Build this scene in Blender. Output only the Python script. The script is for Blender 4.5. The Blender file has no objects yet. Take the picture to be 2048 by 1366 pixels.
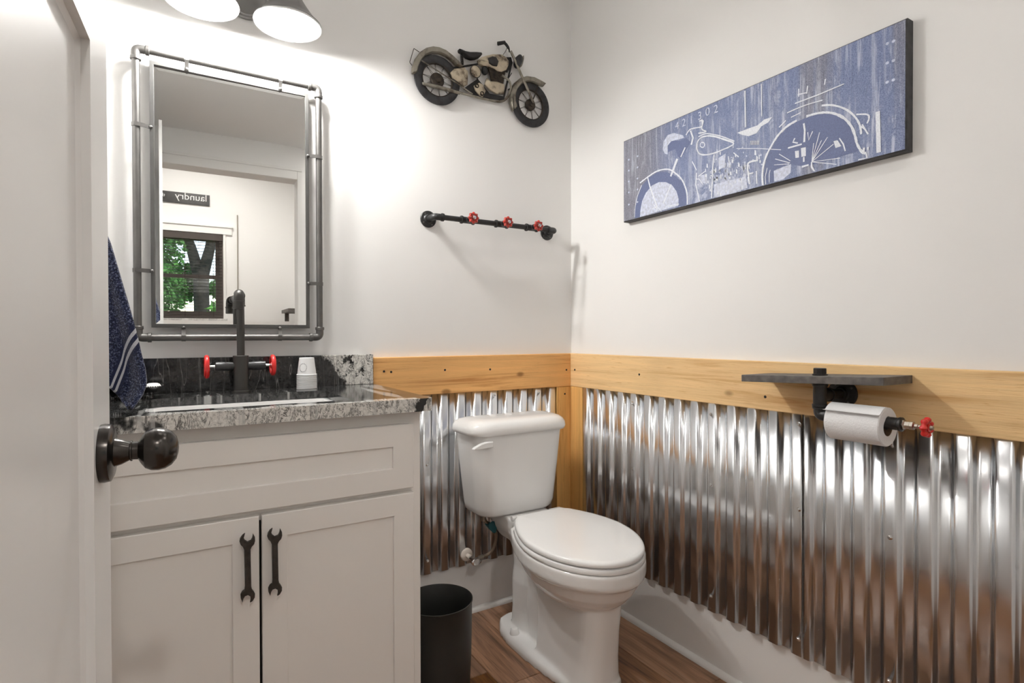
import bpy, math, random
from mathutils import Vector, Matrix
R = random.Random(7)
sc = bpy.context.scene
COL = sc.collection
PI = math.pi

# ------------------------------------------------------------------ camera
cam_d = bpy.data.cameras.new('camera')
cam_d.sensor_width = 36.0
cam_d.lens = 1112.1 / 2048 * 36.0
cam_d.clip_start = 0.02
cam = bpy.data.objects.new('camera', cam_d)
COL.objects.link(cam)
YAW, PITCH, ROLL = 0.544338, 0.0093878, 0.0021751
_F = Vector((math.sin(YAW) * math.cos(PITCH), math.cos(YAW) * math.cos(PITCH), -math.sin(PITCH)))
_R = Vector((math.cos(YAW), -math.sin(YAW), 0))
_D = _F.cross(_R)
_R2 = _R * math.cos(ROLL) + _D * math.sin(ROLL)
_D2 = -_R * math.sin(ROLL) + _D * math.cos(ROLL)
m = Matrix((_R2, -_D2, -_F)).transposed().to_4x4()
m.translation = Vector((0, 0, 1.07))
cam.matrix_world = m
sc.camera = cam

# ------------------------------------------------------------------ world, colour
sc.view_settings.view_transform = 'Standard'
sc.view_settings.look = 'None'
sc.view_settings.gamma = 1.0
sc.view_settings.exposure = -0.02
sc.view_settings.use_curve_mapping = False
BULB = 570.0        # radiance of the vanity bulbs
FILL_S = 55.0       # radiance of the two fill lamps added in the laundry
CAN = 360.0        # radiance of the recessed laundry lamps
FILL_K = 32.0       # radiance of the fill lamp added over the doorway
FILL_B = 24.0       # radiance of the fill lamps added in the bathroom ceiling
w = bpy.data.worlds.new('world'); sc.world = w
w.use_nodes = True
wn = w.node_tree.nodes; wl = w.node_tree.links
sky = wn.new('ShaderNodeTexSky')
sky.sky_type = 'NISHITA'; sky.sun_disc = False
sky.sun_elevation = math.radians(48); sky.sun_rotation = math.radians(200)
wl.new(sky.outputs[0], wn['Background'].inputs[0])
wn['Background'].inputs[1].default_value = 0.30

sun_d = bpy.data.lights.new('sun', 'SUN'); sun_d.energy = 3.2; sun_d.angle = math.radians(1.0); sun_d.color = (1.0, 0.95, 0.86)
sun = bpy.data.objects.new('sun', sun_d); COL.objects.link(sun)
sun.rotation_euler = (math.radians(-38), math.radians(22), 0)      # high, from over the house roof

# ------------------------------------------------------------------ materials
def srgb(r, g, b):
    f = lambda c: (c / 255 / 12.92) if c / 255 <= 0.04045 else ((c / 255 + 0.055) / 1.055) ** 2.4
    return (f(r), f(g), f(b), 1)

class NT:
    def __init__(s, mat):
        s.nt = mat.node_tree; s.n = s.nt.nodes; s.l = s.nt.links
        s.b = s.n['Principled BSDF']
    def new(s, t, **k):
        nd = s.n.new(t)
        for a, v in k.items(): setattr(nd, a, v)
        return nd
    def link(s, a, b): s.l.new(a, b)
    def coord(s, scale=(1, 1, 1), rot=(0, 0, 0), loc=(0, 0, 0)):
        tc = s.new('ShaderNodeTexCoord'); mp = s.new('ShaderNodeMapping')
        mp.inputs['Scale'].default_value = scale; mp.inputs['Rotation'].default_value = rot
        mp.inputs['Location'].default_value = loc
        s.link(tc.outputs['Object'], mp.inputs[0]); return mp.outputs[0]
    def noise(s, vec, scale, detail=4, rough=0.5, dist=0.0):
        nd = s.new('ShaderNodeTexNoise')
        nd.inputs['Scale'].default_value = scale; nd.inputs['Detail'].default_value = detail
        nd.inputs['Roughness'].default_value = rough; nd.inputs['Distortion'].default_value = dist
        s.link(vec, nd.inputs['Vector']); return nd.outputs['Fac']
    def ramp(s, fac, stops, interp='LINEAR'):
        nd = s.new('ShaderNodeValToRGB'); cr = nd.color_ramp; cr.interpolation = interp
        while len(cr.elements) > 1: cr.elements.remove(cr.elements[-1])
        cr.elements[0].position = stops[0][0]; cr.elements[0].color = stops[0][1]
        for p, c in stops[1:]:
            e = cr.elements.new(p); e.color = c
        s.link(fac, nd.inputs[0]); return nd.outputs[0]
    def mix(s, fac, a, b, mode='MIX'):
        nd = s.new('ShaderNodeMix', data_type='RGBA', blend_type=mode)
        for v, i in ((fac, 0), (a, 6), (b, 7)):
            if hasattr(v, 'is_linked'): s.link(v, nd.inputs[i])
            else: nd.inputs[i].default_value = v
        return nd.outputs[2]
    def math(s, op, a, b=0.0, c=0.0):
        nd = s.new('ShaderNodeMath', operation=op)
        for i, v in enumerate((a, b, c)):
            if hasattr(v, 'is_linked'): s.link(v, nd.inputs[i])
            else: nd.inputs[i].default_value = v
        return nd.outputs[0]
    def smooth(s, v, lo, hi):
        nd = s.new('ShaderNodeMapRange', interpolation_type='SMOOTHSTEP')
        s.link(v, nd.inputs[0]); nd.inputs[1].default_value = lo; nd.inputs[2].default_value = hi
        return nd.outputs[0]
    def sep(s, vec):
        nd = s.new('ShaderNodeSeparateXYZ'); s.link(vec, nd.inputs[0]); return nd.outputs
    def bump(s, h, strength, dist=0.002):
        nd = s.new('ShaderNodeBump'); nd.inputs['Strength'].default_value = strength
        nd.inputs['Distance'].default_value = dist
        s.link(h, nd.inputs['Height']); s.link(nd.outputs[0], s.b.inputs['Normal'])

def mat(name, color, rough=0.5, metal=0.0, spec=0.5, coat=0.0, var=0.0, vscale=20, bump=0.0, bscale=200, bdist=0.001):
    mt = bpy.data.materials.new(name); mt.use_nodes = True
    n = NT(mt); b = n.b
    b.inputs['Base Color'].default_value = color
    b.inputs['Roughness'].default_value = rough
    b.inputs['Metallic'].default_value = metal
    b.inputs['Specular IOR Level'].default_value = spec
    b.inputs['Coat Weight'].default_value = coat
    if var or bump:
        co = n.coord()
        if var:
            f = n.noise(co, vscale, 4)
            d = tuple(c * (1 - var) for c in color[:3]) + (1,)
            l = tuple(min(1, c * (1 + var)) for c in color[:3]) + (1,)
            n.link(n.ramp(f, [(0.3, d), (0.7, l)]), b.inputs['Base Color'])
        if bump:
            n.bump(n.noise(co, bscale, 3), bump, bdist)
    return mt

def emis(name, color, strength):
    mt = bpy.data.materials.new(name); mt.use_nodes = True
    b = mt.node_tree.nodes['Principled BSDF']
    b.inputs['Base Color'].default_value = color
    b.inputs['Emission Color'].default_value = color
    b.inputs['Emission Strength'].default_value = strength
    return mt

M_WALL = mat('wall_paint', (0.87, 0.86, 0.845, 1), 0.75, bump=0.06, bscale=350)
M_CEIL = mat('ceiling_paint', (0.86, 0.855, 0.845, 1), 0.85)
M_TRIMW = mat('white_trim_paint', (0.84, 0.83, 0.81, 1), 0.35)
M_DOOR = mat('door_paint', (0.78, 0.77, 0.755, 1), 0.32, bump=0.03, bscale=60)
M_CAB = mat('cabinet_paint', (0.86, 0.83, 0.79, 1), 0.38)
M_CABSHADE = mat('painted_cabinet_shade', (0.05, 0.045, 0.04, 1), 0.8)
M_PORC = mat('porcelain', (0.86, 0.85, 0.835, 1), 0.10, spec=0.6)
M_SEAT = mat('seat_plastic', (0.87, 0.865, 0.855, 1), 0.16, spec=0.5)
M_BLACK = mat('black_metal', (0.022, 0.021, 0.021, 1), 0.42, metal=0.3, var=0.2, vscale=60)
M_FAUCET = mat('matte_black_faucet', (0.060, 0.057, 0.053, 1), 0.38, metal=0.6)
M_PIPE = mat('grey_pipe_metal', (0.13, 0.125, 0.12, 1), 0.42, metal=0.75, var=0.12, vscale=25)
M_PIPED = mat('dark_pipe_metal', (0.045, 0.045, 0.046, 1), 0.42, metal=0.7, var=0.15, vscale=40)
M_FRAME = mat('mirror_bar_metal', (0.10, 0.098, 0.095, 1), 0.45, metal=0.7)
M_MIRROR = mat('mirror_silver', (0.90, 0.91, 0.90, 1), 0.0, metal=1.0)
M_RED = mat('red_enamel', (0.62, 0.014, 0.012, 1), 0.28, coat=0.3)
M_REDW = mat('dark_red_enamel', (0.42, 0.030, 0.018, 1), 0.28, coat=0.4, var=0.35, vscale=90)
M_CHROME = mat('chrome', (0.72, 0.72, 0.72, 1), 0.14, metal=1.0)
M_NICKEL = mat('brushed_nickel', (0.42, 0.38, 0.33, 1), 0.3, metal=1.0)
M_BRAID = mat('braided_hose', (0.26, 0.20, 0.15, 1), 0.45, metal=0.8, bump=0.6, bscale=700)
M_BRONZE = mat('oil_rubbed_bronze', (0.055, 0.050, 0.046, 1), 0.22, metal=0.85)
M_BOX = mat('gunmetal_handle', (0.060, 0.055, 0.050, 1), 0.45, metal=0.6, var=0.25, vscale=80)
M_PAPER = mat('paper_cup', (0.84, 0.84, 0.84, 1), 0.7)
M_INK = mat('grey_ink', (0.10, 0.10, 0.105, 1), 0.8)
M_TISSUE = mat('tissue_paper', (0.86, 0.86, 0.87, 1), 0.95, spec=0.1, bump=0.5, bscale=260, bdist=0.002)
M_CARD = mat('cardboard', (0.24, 0.16, 0.10, 1), 0.85)
M_SOAP = mat('soap', (0.86, 0.85, 0.83, 1), 0.5)
M_DISH = mat('black_ceramic', (0.012, 0.012, 0.013, 1), 0.2)
M_PLASTIC = mat('black_plastic', (0.022, 0.022, 0.020, 1), 0.5, bump=0.12, bscale=500)
M_TEAL = mat('teal_tag', (0.018, 0.105, 0.125, 1), 0.6)
M_IVORY = mat('ivory_plastic', (0.78, 0.70, 0.62, 1), 0.4)
M_SHADEOUT = mat('grey_shade', (0.22, 0.215, 0.21, 1), 0.42, metal=0.3)
M_SHADEIN = mat('white_shade', (0.60, 0.60, 0.59, 1), 0.45)
M_BULB = emis('lit_bulb', (1.0, 0.985, 0.955, 1), BULB)
M_CAN = emis('lit_ceiling_lamp', (1.0, 0.96, 0.91, 1), CAN)
M_FILLS = emis('laundry_fill_lamp', (1.0, 0.96, 0.91, 1), FILL_S)
M_FILLK = emis('bulkhead_fill_lamp', (1.0, 0.96, 0.91, 1), FILL_K)
M_FILLB = emis('bathroom_fill_lamp', (1.0, 0.96, 0.91, 1), FILL_B)
M_SIGN = mat('sign_board', (0.030, 0.028, 0.027, 1), 0.35, var=0.3, vscale=30)
M_WHITE = mat('white_print', (0.75, 0.75, 0.74, 1), 0.6)
M_BLIND = mat('dark_blind', (0.055, 0.042, 0.035, 1), 0.5)
M_WINFR = mat('bronze_window_frame', (0.20, 0.165, 0.145, 1), 0.5)
M_MARBLE = mat('pale_marble', (0.66, 0.65, 0.63, 1), 0.25, var=0.35, vscale=28)
M_BARK = mat('bark', (0.060, 0.052, 0.043, 1), 0.9, var=0.4, vscale=8)
M_LEAF = mat('oak_leaf', (0.085, 0.27, 0.045, 1), 0.6, var=0.6, vscale=3)
M_LEAF2 = mat('shrub_leaf', (0.16, 0.42, 0.06, 1), 0.6, var=0.5, vscale=4)
M_GRASS = mat('grass', (0.06, 0.16, 0.03, 1), 0.9, var=0.4, vscale=6)
M_SHELF = mat('dark_stained_wood', (0.105, 0.094, 0.086, 1), 0.55, var=0.35, vscale=60)
M_HOLE = mat('dark_screw', (0.03, 0.028, 0.026, 1), 0.5, metal=0.6)
M_TOWELT = None

def glass_mat():
    mt = bpy.data.materials.new('window_glass'); mt.use_nodes = True
    n = NT(mt)
    gl = n.new('ShaderNodeBsdfGlossy'); gl.inputs['Roughness'].default_value = 0.02
    tr = n.new('ShaderNodeBsdfTransparent')
    mx = n.new('ShaderNodeMixShader')
    fr = n.new('ShaderNodeFresnel'); fr.inputs['IOR'].default_value = 1.5
    n.link(fr.outputs[0], mx.inputs[0]); n.link(tr.outputs[0], mx.inputs[1]); n.link(gl.outputs[0], mx.inputs[2])
    n.link(mx.outputs[0], n.n['Material Output'].inputs['Surface'])
    return mt
M_GLASS = glass_mat()

def cedar(name, axis, base, dark):
    """rough-sawn board with grain along one axis (0 x, 1 y, 2 z)"""
    mt = bpy.data.materials.new(name); mt.use_nodes = True
    n = NT(mt)
    s1 = [42, 42, 42]; s1[axis] = 1.6
    s2 = [330, 330, 330]; s2[axis] = 16
    g = n.noise(n.coord(s1), 1.0, 5, 0.6, 0.7)
    f = n.noise(n.coord(s2), 1.0, 3, 0.6)
    big = n.noise(n.coord(), 4.0, 2)
    c = n.ramp(g, [(0.28, dark), (0.46, base), (0.72, tuple(min(1, v * 1.18) for v in base[:3]) + (1,))])
    c = n.mix(n.smooth(f, 0.60, 0.78), c, dark)
    c = n.mix(n.math('MULTIPLY', n.smooth(big, 0.45, 0.75), 0.35), c, tuple(v * 0.8 for v in base[:3]) + (1,))
    s3 = [9, 9, 9]; s3[axis] = 5.0
    vo = n.new('ShaderNodeTexVoronoi'); vo.inputs['Scale'].default_value = 1.0
    n.link(n.coord(s3, loc=(0.37, 0.21, 0.6)), vo.inputs['Vector'])
    k = n.smooth(vo.outputs['Distance'], 0.13, 0.05)
    kn = n.math('MULTIPLY', k, 0.75)
    c = n.mix(kn, c, tuple(v * 0.45 for v in dark[:3]) + (1,))
    n.link(c, n.b.inputs['Base Color'])
    n.b.inputs['Roughness'].default_value = 0.7
    n.b.inputs['Specular IOR Level'].default_value = 0.25
    n.bump(f, 0.35, 0.002)
    return mt
CB, CD = srgb(234, 198, 146), srgb(202, 150, 94)
OB, OD = srgb(226, 174, 112), srgb(184, 124, 66)
M_CEDARX = cedar('cedar_along_x', 0, OB, OD)
M_CEDARY = cedar('cedar_along_y', 1, CB, CD)
M_CEDARZ = cedar('cedar_along_z', 2, srgb(228, 178, 108), srgb(186, 128, 66))

def floor_mat():
    mt = bpy.data.materials.new('vinyl_plank'); mt.use_nodes = True
    n = NT(mt)
    oi = n.new('ShaderNodeObjectInfo')
    tc = n.new('ShaderNodeTexCoord')
    ad = n.new('ShaderNodeVectorMath', operation='ADD')
    sc_ = n.new('ShaderNodeVectorMath', operation='SCALE'); sc_.inputs['Scale'].default_value = 37.0
    cx = n.new('ShaderNodeCombineXYZ'); n.link(oi.outputs['Random'], cx.inputs[0]); n.link(oi.outputs['Random'], cx.inputs[1])
    n.link(cx.outputs[0], sc_.inputs[0])
    n.link(tc.outputs['Object'], ad.inputs[0]); n.link(sc_.outputs[0], ad.inputs[1])
    def mp(s):
        q = n.new('ShaderNodeMapping'); q.inputs['Scale'].default_value = s; n.link(ad.outputs[0], q.inputs[0]); return q.outputs[0]
    g = n.noise(mp((26, 2.0, 1)), 1.0, 5, 0.62, 0.8)
    f = n.noise(mp((170, 6, 1)), 1.0, 3, 0.6)
    c = n.ramp(g, [(0.25, srgb(66, 46, 33)), (0.42, srgb(116, 80, 53)), (0.58, srgb(152, 108, 72)), (0.78, srgb(168, 134, 104))])
    c = n.mix(n.math('MULTIPLY', n.smooth(f, 0.5, 0.75), 0.5), c, srgb(60, 42, 32))
    hs = n.new('ShaderNodeHueSaturation')
    n.link(c, hs.inputs['Color'])
    n.link(n.math('MULTIPLY_ADD', oi.outputs['Random'], 0.65, 0.85), hs.inputs['Value'])
    n.link(n.math('MULTIPLY_ADD', oi.outputs['Random'], -0.40, 1.16), hs.inputs['Saturation'])
    n.link(hs.outputs[0], n.b.inputs['Base Color'])
    n.b.inputs['Roughness'].default_value = 0.33
    n.bump(f, 0.15, 0.001)
    return mt
M_FLOOR = floor_mat()

def galv_mat():
    mt = bpy.data.materials.new('galvanised_steel'); mt.use_nodes = True
    n = NT(mt)
    f = n.noise(n.coord((1, 1, 1)), 140, 3, 0.6)
    big = n.noise(n.coord((14, 14, 1.2)), 1.0, 3)
    n.link(n.ramp(big, [(0.3, (0.63, 0.645, 0.67, 1)), (0.7, (0.75, 0.76, 0.775, 1))]), n.b.inputs['Base Color'])
    n.b.inputs['Metallic'].default_value = 1.0
    n.b.inputs['Roughness'].default_value = 0.23
    n.bump(n.noise(n.coord((4, 4, 0.7)), 1.0, 1), 0.02, 0.002)
    return mt
M_GALV = galv_mat()

def granite(name, kind):
    mt = bpy.data.materials.new(name); mt.use_nodes = True
    n = NT(mt)
    tc = n.new('ShaderNodeTexCoord'); P = tc.outputs['Object']
    X, Y, Z = n.sep(P)
    warp = n.noise(P, 7.0, 4, 0.6)
    warp2 = n.noise(n.coord((1, 1, 1), loc=(3, 1, 2)), 26.0, 4, 0.7)
    fine = n.noise(P, 170.0, 3, 0.75)
    mid = n.noise(P, 75.0, 5, 0.7)
    dark = n.mix(n.smooth(mid, 0.38, 0.68), (0.010, 0.010, 0.010, 1), (0.055, 0.055, 0.054, 1) if kind == 'top' else (0.030, 0.030, 0.030, 1))
    streak = n.noise(n.coord((70, 24, 6), rot=(0, 0.5, 0.3)), 1.0, 4, 0.7, 0.4)
    dark = n.mix(n.math('MULTIPLY', n.smooth(streak, 0.55, 0.70), 0.55 if kind == 'top' else 0.3), dark, (0.24, 0.235, 0.225, 1))
    light = n.ramp(fine, [(0.22, (0.05, 0.048, 0.045, 1)), (0.32, (0.36, 0.35, 0.33, 1)), (0.45, (0.62, 0.60, 0.56, 1)), (0.65, (0.78, 0.76, 0.72, 1))])
    vein = n.noise(n.coord((34, 8, 12)), 1.0, 5, 0.75, 1.2)
    vm = n.smooth(n.math('ABSOLUTE', n.math('SUBTRACT', vein, 0.5)), 0.035, 0.0)
    light = n.mix(n.math('MULTIPLY', vm, 0.85), light, (0.035, 0.032, 0.03, 1))
    blot = n.smooth(warp2, 0.60, 0.66)
    wx = n.math('ADD', X, n.math('MULTIPLY_ADD', warp, 0.30, -0.15))
    if kind == 'splash':
        z2 = n.math('ADD', X, n.math('MULTIPLY_ADD', Z, 0.8, -1.226))     # leaning boundary of the pale end
        e = n.math('ADD', z2, n.math('MULTIPLY_ADD', warp2, 0.10, -0.05))
        msk = n.smooth(e, -0.010, 0.008)
        lb = n.mix(n.smooth(warp2, 0.55, 0.61), light, (0.012, 0.012, 0.012, 1))
        c = n.mix(msk, dark, lb)
        wv = n.noise(n.coord((26, 26, 3), rot=(0, 0.35, 0)), 1.0, 2, 0.5, 0.1)
        wvm = n.smooth(n.math('ABSOLUTE', n.math('SUBTRACT', wv, 0.5)), 0.006, 0.0)
        c = n.mix(n.math('MULTIPLY', wvm, n.math('SUBTRACT', 0.30, n.math('MULTIPLY', msk, 0.30))), c, (0.5, 0.49, 0.46, 1))
    else:
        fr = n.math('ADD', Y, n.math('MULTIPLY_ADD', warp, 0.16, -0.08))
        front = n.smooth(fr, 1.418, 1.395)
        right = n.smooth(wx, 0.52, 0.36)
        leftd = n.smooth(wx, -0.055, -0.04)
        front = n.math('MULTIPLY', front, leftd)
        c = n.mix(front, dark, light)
        # pale bands that cross the slab front to back
        bandn = n.noise(n.coord((17, 2.0, 0.2)), 1.0, 3, 0.7, 0.5)
        bm = n.smooth(bandn, 0.57, 0.64)
        c = n.mix(n.math('MULTIPLY', bm, 0.75), c, (0.46, 0.455, 0.44, 1))
        # dark patch near the right corner of the front edge
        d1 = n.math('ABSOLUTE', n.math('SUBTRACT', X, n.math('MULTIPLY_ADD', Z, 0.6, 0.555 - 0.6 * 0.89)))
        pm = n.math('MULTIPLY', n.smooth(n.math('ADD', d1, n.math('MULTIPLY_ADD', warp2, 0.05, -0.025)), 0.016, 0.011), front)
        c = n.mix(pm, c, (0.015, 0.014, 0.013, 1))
    n.link(c, n.b.inputs['Base Color'])
    n.b.inputs['Roughness'].default_value = 0.10
    return mt
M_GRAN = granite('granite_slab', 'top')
M_GRANS = granite('granite_splash', 'splash')

def rusty(name, base, dark, rough=0.55, metal=0.4, sc_=45):
    mt = bpy.data.materials.new(name); mt.use_nodes = True
    n = NT(mt)
    f = n.noise(n.coord(), sc_, 4, 0.6)
    n.link(n.ramp(f, [(0.36, dark), (0.52, base), (0.75, tuple(min(1, v * 1.2) for v in base[:3]) + (1,))]), n.b.inputs['Base Color'])
    n.b.inputs['Roughness'].default_value = rough; n.b.inputs['Metallic'].default_value = metal
    return mt
M_CREAM = rusty('aged_cream_tin', (0.50, 0.43, 0.32, 1), (0.09, 0.06, 0.04, 1), 0.5, 0.25, 28)
M_GREYTIN = rusty('worn_grey_tin', (0.26, 0.24, 0.20, 1), (0.10, 0.08, 0.06, 1), 0.5, 0.5, 25)
M_TYRE = rusty('dark_tin_tyre', (0.030, 0.030, 0.033, 1), (0.014, 0.013, 0.013, 1), 0.5, 0.3, 40)
M_RUST = rusty('brown_tin', (0.055, 0.042, 0.032, 1), (0.020, 0.016, 0.013, 1), 0.6, 0.5, 60)
M_DARKTIN = rusty('black_tin', (0.022, 0.021, 0.022, 1), (0.012, 0.011, 0.011, 1), 0.5, 0.4, 50)

def canvas_mat():
    mt = bpy.data.materials.new('canvas_print'); mt.use_nodes = True
    n = NT(mt)
    tc = n.new('ShaderNodeTexCoord'); P = tc.outputs['Object']
    X, Y, Z = n.sep(P)
    speck = n.noise(P, 420, 2, 0.7)
    blue = n.ramp(speck, [(0.35, srgb(88, 100, 138)), (0.65, srgb(136, 148, 184))])
    grey = n.ramp(speck, [(0.35, srgb(98, 98, 110)), (0.65, srgb(146, 146, 160))])
    plank = n.noise(n.coord((1, 13, 0.3)), 1.0, 2, 0.6)
    lefty = n.smooth(Y, 1.28, 1.48)
    c = n.mix(n.math('MAXIMUM', lefty, n.math('MULTIPLY', n.smooth(plank, 0.52, 0.62), 0.8)), blue, grey)
    st = n.noise(n.coord((1, 95, 5)), 1.0, 5, 0.7, 0.6)
    rough = n.noise(n.coord((1, 16, 7)), 1.0, 5, 0.75, 0.8)
    wm = n.math('MULTIPLY', n.smooth(st, 0.46, 0.66), n.smooth(rough, 0.40, 0.56))
    c = n.mix(n.math('MULTIPLY', wm, 0.72), c, srgb(204, 208, 224))
    dm = n.math('MULTIPLY', n.smooth(st, 0.42, 0.28), n.smooth(rough, 0.58, 0.40))
    c = n.mix(n.math('MULTIPLY', dm, 0.7), c, srgb(58, 60, 76))
    # pale misty patch low in the middle, where the engine is printed
    low = n.math('MULTIPLY', n.smooth(Z, 1.63, 1.50), n.math('MULTIPLY', n.smooth(Y, 0.98, 1.06), n.smooth(Y, 1.30, 1.20)))
    bl = n.noise(n.coord((1, 30, 22)), 1.0, 5, 0.75, 0.8)
    c = n.mix(n.math('MULTIPLY', low, n.smooth(bl, 0.42, 0.60)), c, srgb(198, 204, 224))
    n.link(c, n.b.inputs['Base Color'])
    n.b.inputs['Roughness'].default_value = 0.55
    wv = n.noise(P, 900, 1)
    n.bump(wv, 0.2, 0.0006)
    return mt
M_CANVAS = canvas_mat()
M_CEDGE = mat('canvas_edge', (0.040, 0.040, 0.043, 1), 0.6, var=0.5, vscale=40)
M_PDARK = mat('print_slate_blue', srgb(98, 108, 146), 0.6, var=0.22, vscale=420)
M_PPALE = mat('print_pale_blue', srgb(204, 210, 228), 0.6, var=0.22, vscale=120)
M_PGREY = mat('print_grey_haze', srgb(148, 150, 168), 0.6, var=0.35, vscale=110)
M_PWHITE = mat('print_white', srgb(232, 236, 246), 0.6, var=0.12, vscale=300)

def towel_mat():
    mt = bpy.data.materials.new('navy_terry'); mt.use_nodes = True
    n = NT(mt)
    f = n.noise(n.coord(), 300, 2, 0.7)
    c = n.ramp(f, [(0.34, srgb(20, 24, 42)), (0.52, srgb(46, 54, 84)), (0.68, srgb(128, 136, 166))])
    at = n.new('ShaderNodeUVMap')
    sx = n.sep(at.outputs[0])
    v = sx[1]
    band = n.math('MULTIPLY', n.smooth(n.math('ABSOLUTE', n.math('SUBTRACT', v, 0.645)), 0.052, 0.050), 1.0)
    c = n.mix(band, c, srgb(40, 47, 76))
    s1 = n.smooth(n.math('ABSOLUTE', n.math('SUBTRACT', v, 0.626)), 0.0095, 0.0080)
    s2 = n.smooth(n.math('ABSOLUTE', n.math('SUBTRACT', v, 0.664)), 0.0095, 0.0080)
    c = n.mix(n.math('MAXIMUM', s1, s2), c, srgb(206, 208, 216))
    n.link(c, n.b.inputs['Base Color'])
    n.b.inputs['Roughness'].default_value = 1.0
    n.b.inputs['Specular IOR Level'].default_value = 0.1
    n.b.inputs['Sheen Weight'].default_value = 0.3
    n.bump(f, 1.0, 0.004)
    return mt
M_TOWEL = towel_mat()

# ------------------------------------------------------------------ mesh builder
class MB:
    def __init__(s): s.v = []; s.f = []; s.m = []
    def add(s, vs, fs, mi=0):
        o = len(s.v); s.v += [tuple(p) for p in vs]
        s.f += [tuple(i + o for i in f) for f in fs]; s.m += [mi] * len(fs); return s
    def box(s, x0, x1, y0, y1, z0, z1, mi=0):
        return s.add([(x0, y0, z0), (x1, y0, z0), (x1, y1, z0), (x0, y1, z0), (x0, y0, z1), (x1, y0, z1), (x1, y1, z1), (x0, y1, z1)],
                     [(0, 3, 2, 1), (4, 5, 6, 7), (0, 1, 5, 4), (1, 2, 6, 5), (2, 3, 7, 6), (3, 0, 4, 7)], mi)
    def rings(s, rings, mi=0, cap=(True, True), closed=True, mis=None):
        n = len(rings[0]); vs = [p for r in rings for p in r]; fs = []; ms = []
        for i in range(len(rings) - 1):
            for j in range(n if closed else n - 1):
                k = (j + 1) % n
                fs.append((i * n + j, i * n + k, (i + 1) * n + k, (i + 1) * n + j)); ms.append(mis[i] if mis else mi)
        if cap[0]: fs.append(tuple(range(n - 1, -1, -1))); ms.append(mis[0] if mis else mi)
        if cap[1]: fs.append(tuple((len(rings) - 1) * n + j for j in range(n))); ms.append(mis[-1] if mis else mi)
        o = len(s.v); s.v += [tuple(p) for p in vs]; s.f += [tuple(i + o for i in f) for f in fs]; s.m += ms
        return s
    def tube(s, path, r, seg=14, mi=0, cap=True):
        P = [Vector(p) for p in path]; n = len(P)
        rr = r if isinstance(r, (list, tuple)) else [r] * n
        T = []
        for i in range(n):
            t = (P[min(i + 1, n - 1)] - P[max(i - 1, 0)])
            T.append(t.normalized() if t.length > 1e-9 else Vector((0, 0, 1)))
        ref = Vector((0, 0, 1)) if abs(T[0].z) < 0.9 else Vector((1, 0, 0))
        u = T[0].cross(ref).normalized(); out = []
        for i in range(n):
            u = (u - T[i] * u.dot(T[i])).normalized(); w_ = T[i].cross(u)
            out.append([P[i] + (u * math.cos(2 * PI * k / seg) + w_ * math.sin(2 * PI * k / seg)) * rr[i] for k in range(seg)])
        return s.rings(out, mi, (cap, cap))
    def lathe(s, prof, o, ax, seg=28, mi=0, cap=(True, True), mis=None):
        """prof: (radius, distance along ax)"""
        a = Vector(ax).normalized(); o = Vector(o)
        u = a.cross(Vector((0, 0, 1)) if abs(a.z) < 0.9 else Vector((1, 0, 0))).normalized(); w_ = a.cross(u)
        rings = [[o + a * h + (u * math.cos(2 * PI * k / seg) + w_ * math.sin(2 * PI * k / seg)) * max(r, 1e-5) for k in range(seg)] for r, h in prof]
        return s.rings(rings, mi, cap, True, mis)
    def prism(s, pts, d0, d1, f, mi=0, inset=0.0, dz=0.0):
        """closed outline (2-D) extruded; f(a, b, d) gives the 3-D point"""
        n = len(pts)
        A = [f(p[0], p[1], d0) for p in pts]; B = [f(p[0], p[1], d1) for p in pts]
        rings = [A, B]
        if inset:
            cx = sum(p[0] for p in pts) / n; cy = sum(p[1] for p in pts) / n
            C_ = []
            for i, p in enumerate(pts):
                q0, q1 = pts[i - 1], pts[(i + 1) % n]
                t = Vector((q1[0] - q0[0], q1[1] - q0[1])); nn = Vector((-t.y, t.x))
                if nn.length > 1e-9: nn.normalize()
                if area2(pts) < 0: nn = -nn
                C_.append(f(p[0] + nn.x * inset, p[1] + nn.y * inset, d1 + dz))
            rings.append(C_)
        return s.rings(rings, mi)
    def build(s, name, mats, parent=None, smooth=30, bevel=0, fix=True, uv=None):
        me = bpy.data.meshes.new(name)
        me.from_pydata(s.v, [], s.f)
        mats = mats if isinstance(mats, (list, tuple)) else [mats]
        for q in mats: me.materials.append(q)
        if len(mats) > 1:
            me.polygons.foreach_set('material_index', s.m)
        if fix:
            import bmesh
            b = bmesh.new(); b.from_mesh(me)
            bmesh.ops.recalc_face_normals(b, faces=b.faces[:]); b.to_mesh(me); b.free()
        me.update()
        if smooth:
            me.polygons.foreach_set('use_smooth', [True] * len(me.polygons))
            me.set_sharp_from_angle(angle=math.radians(smooth))
        ob = bpy.data.objects.new(name, me); COL.objects.link(ob)
        if parent: attach(ob, parent)
        if bevel:
            bv = ob.modifiers.new('bevel', 'BEVEL'); bv.width = bevel; bv.segments = 2; bv.limit_method = 'ANGLE'; bv.angle_limit = math.radians(40)
        return ob

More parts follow.
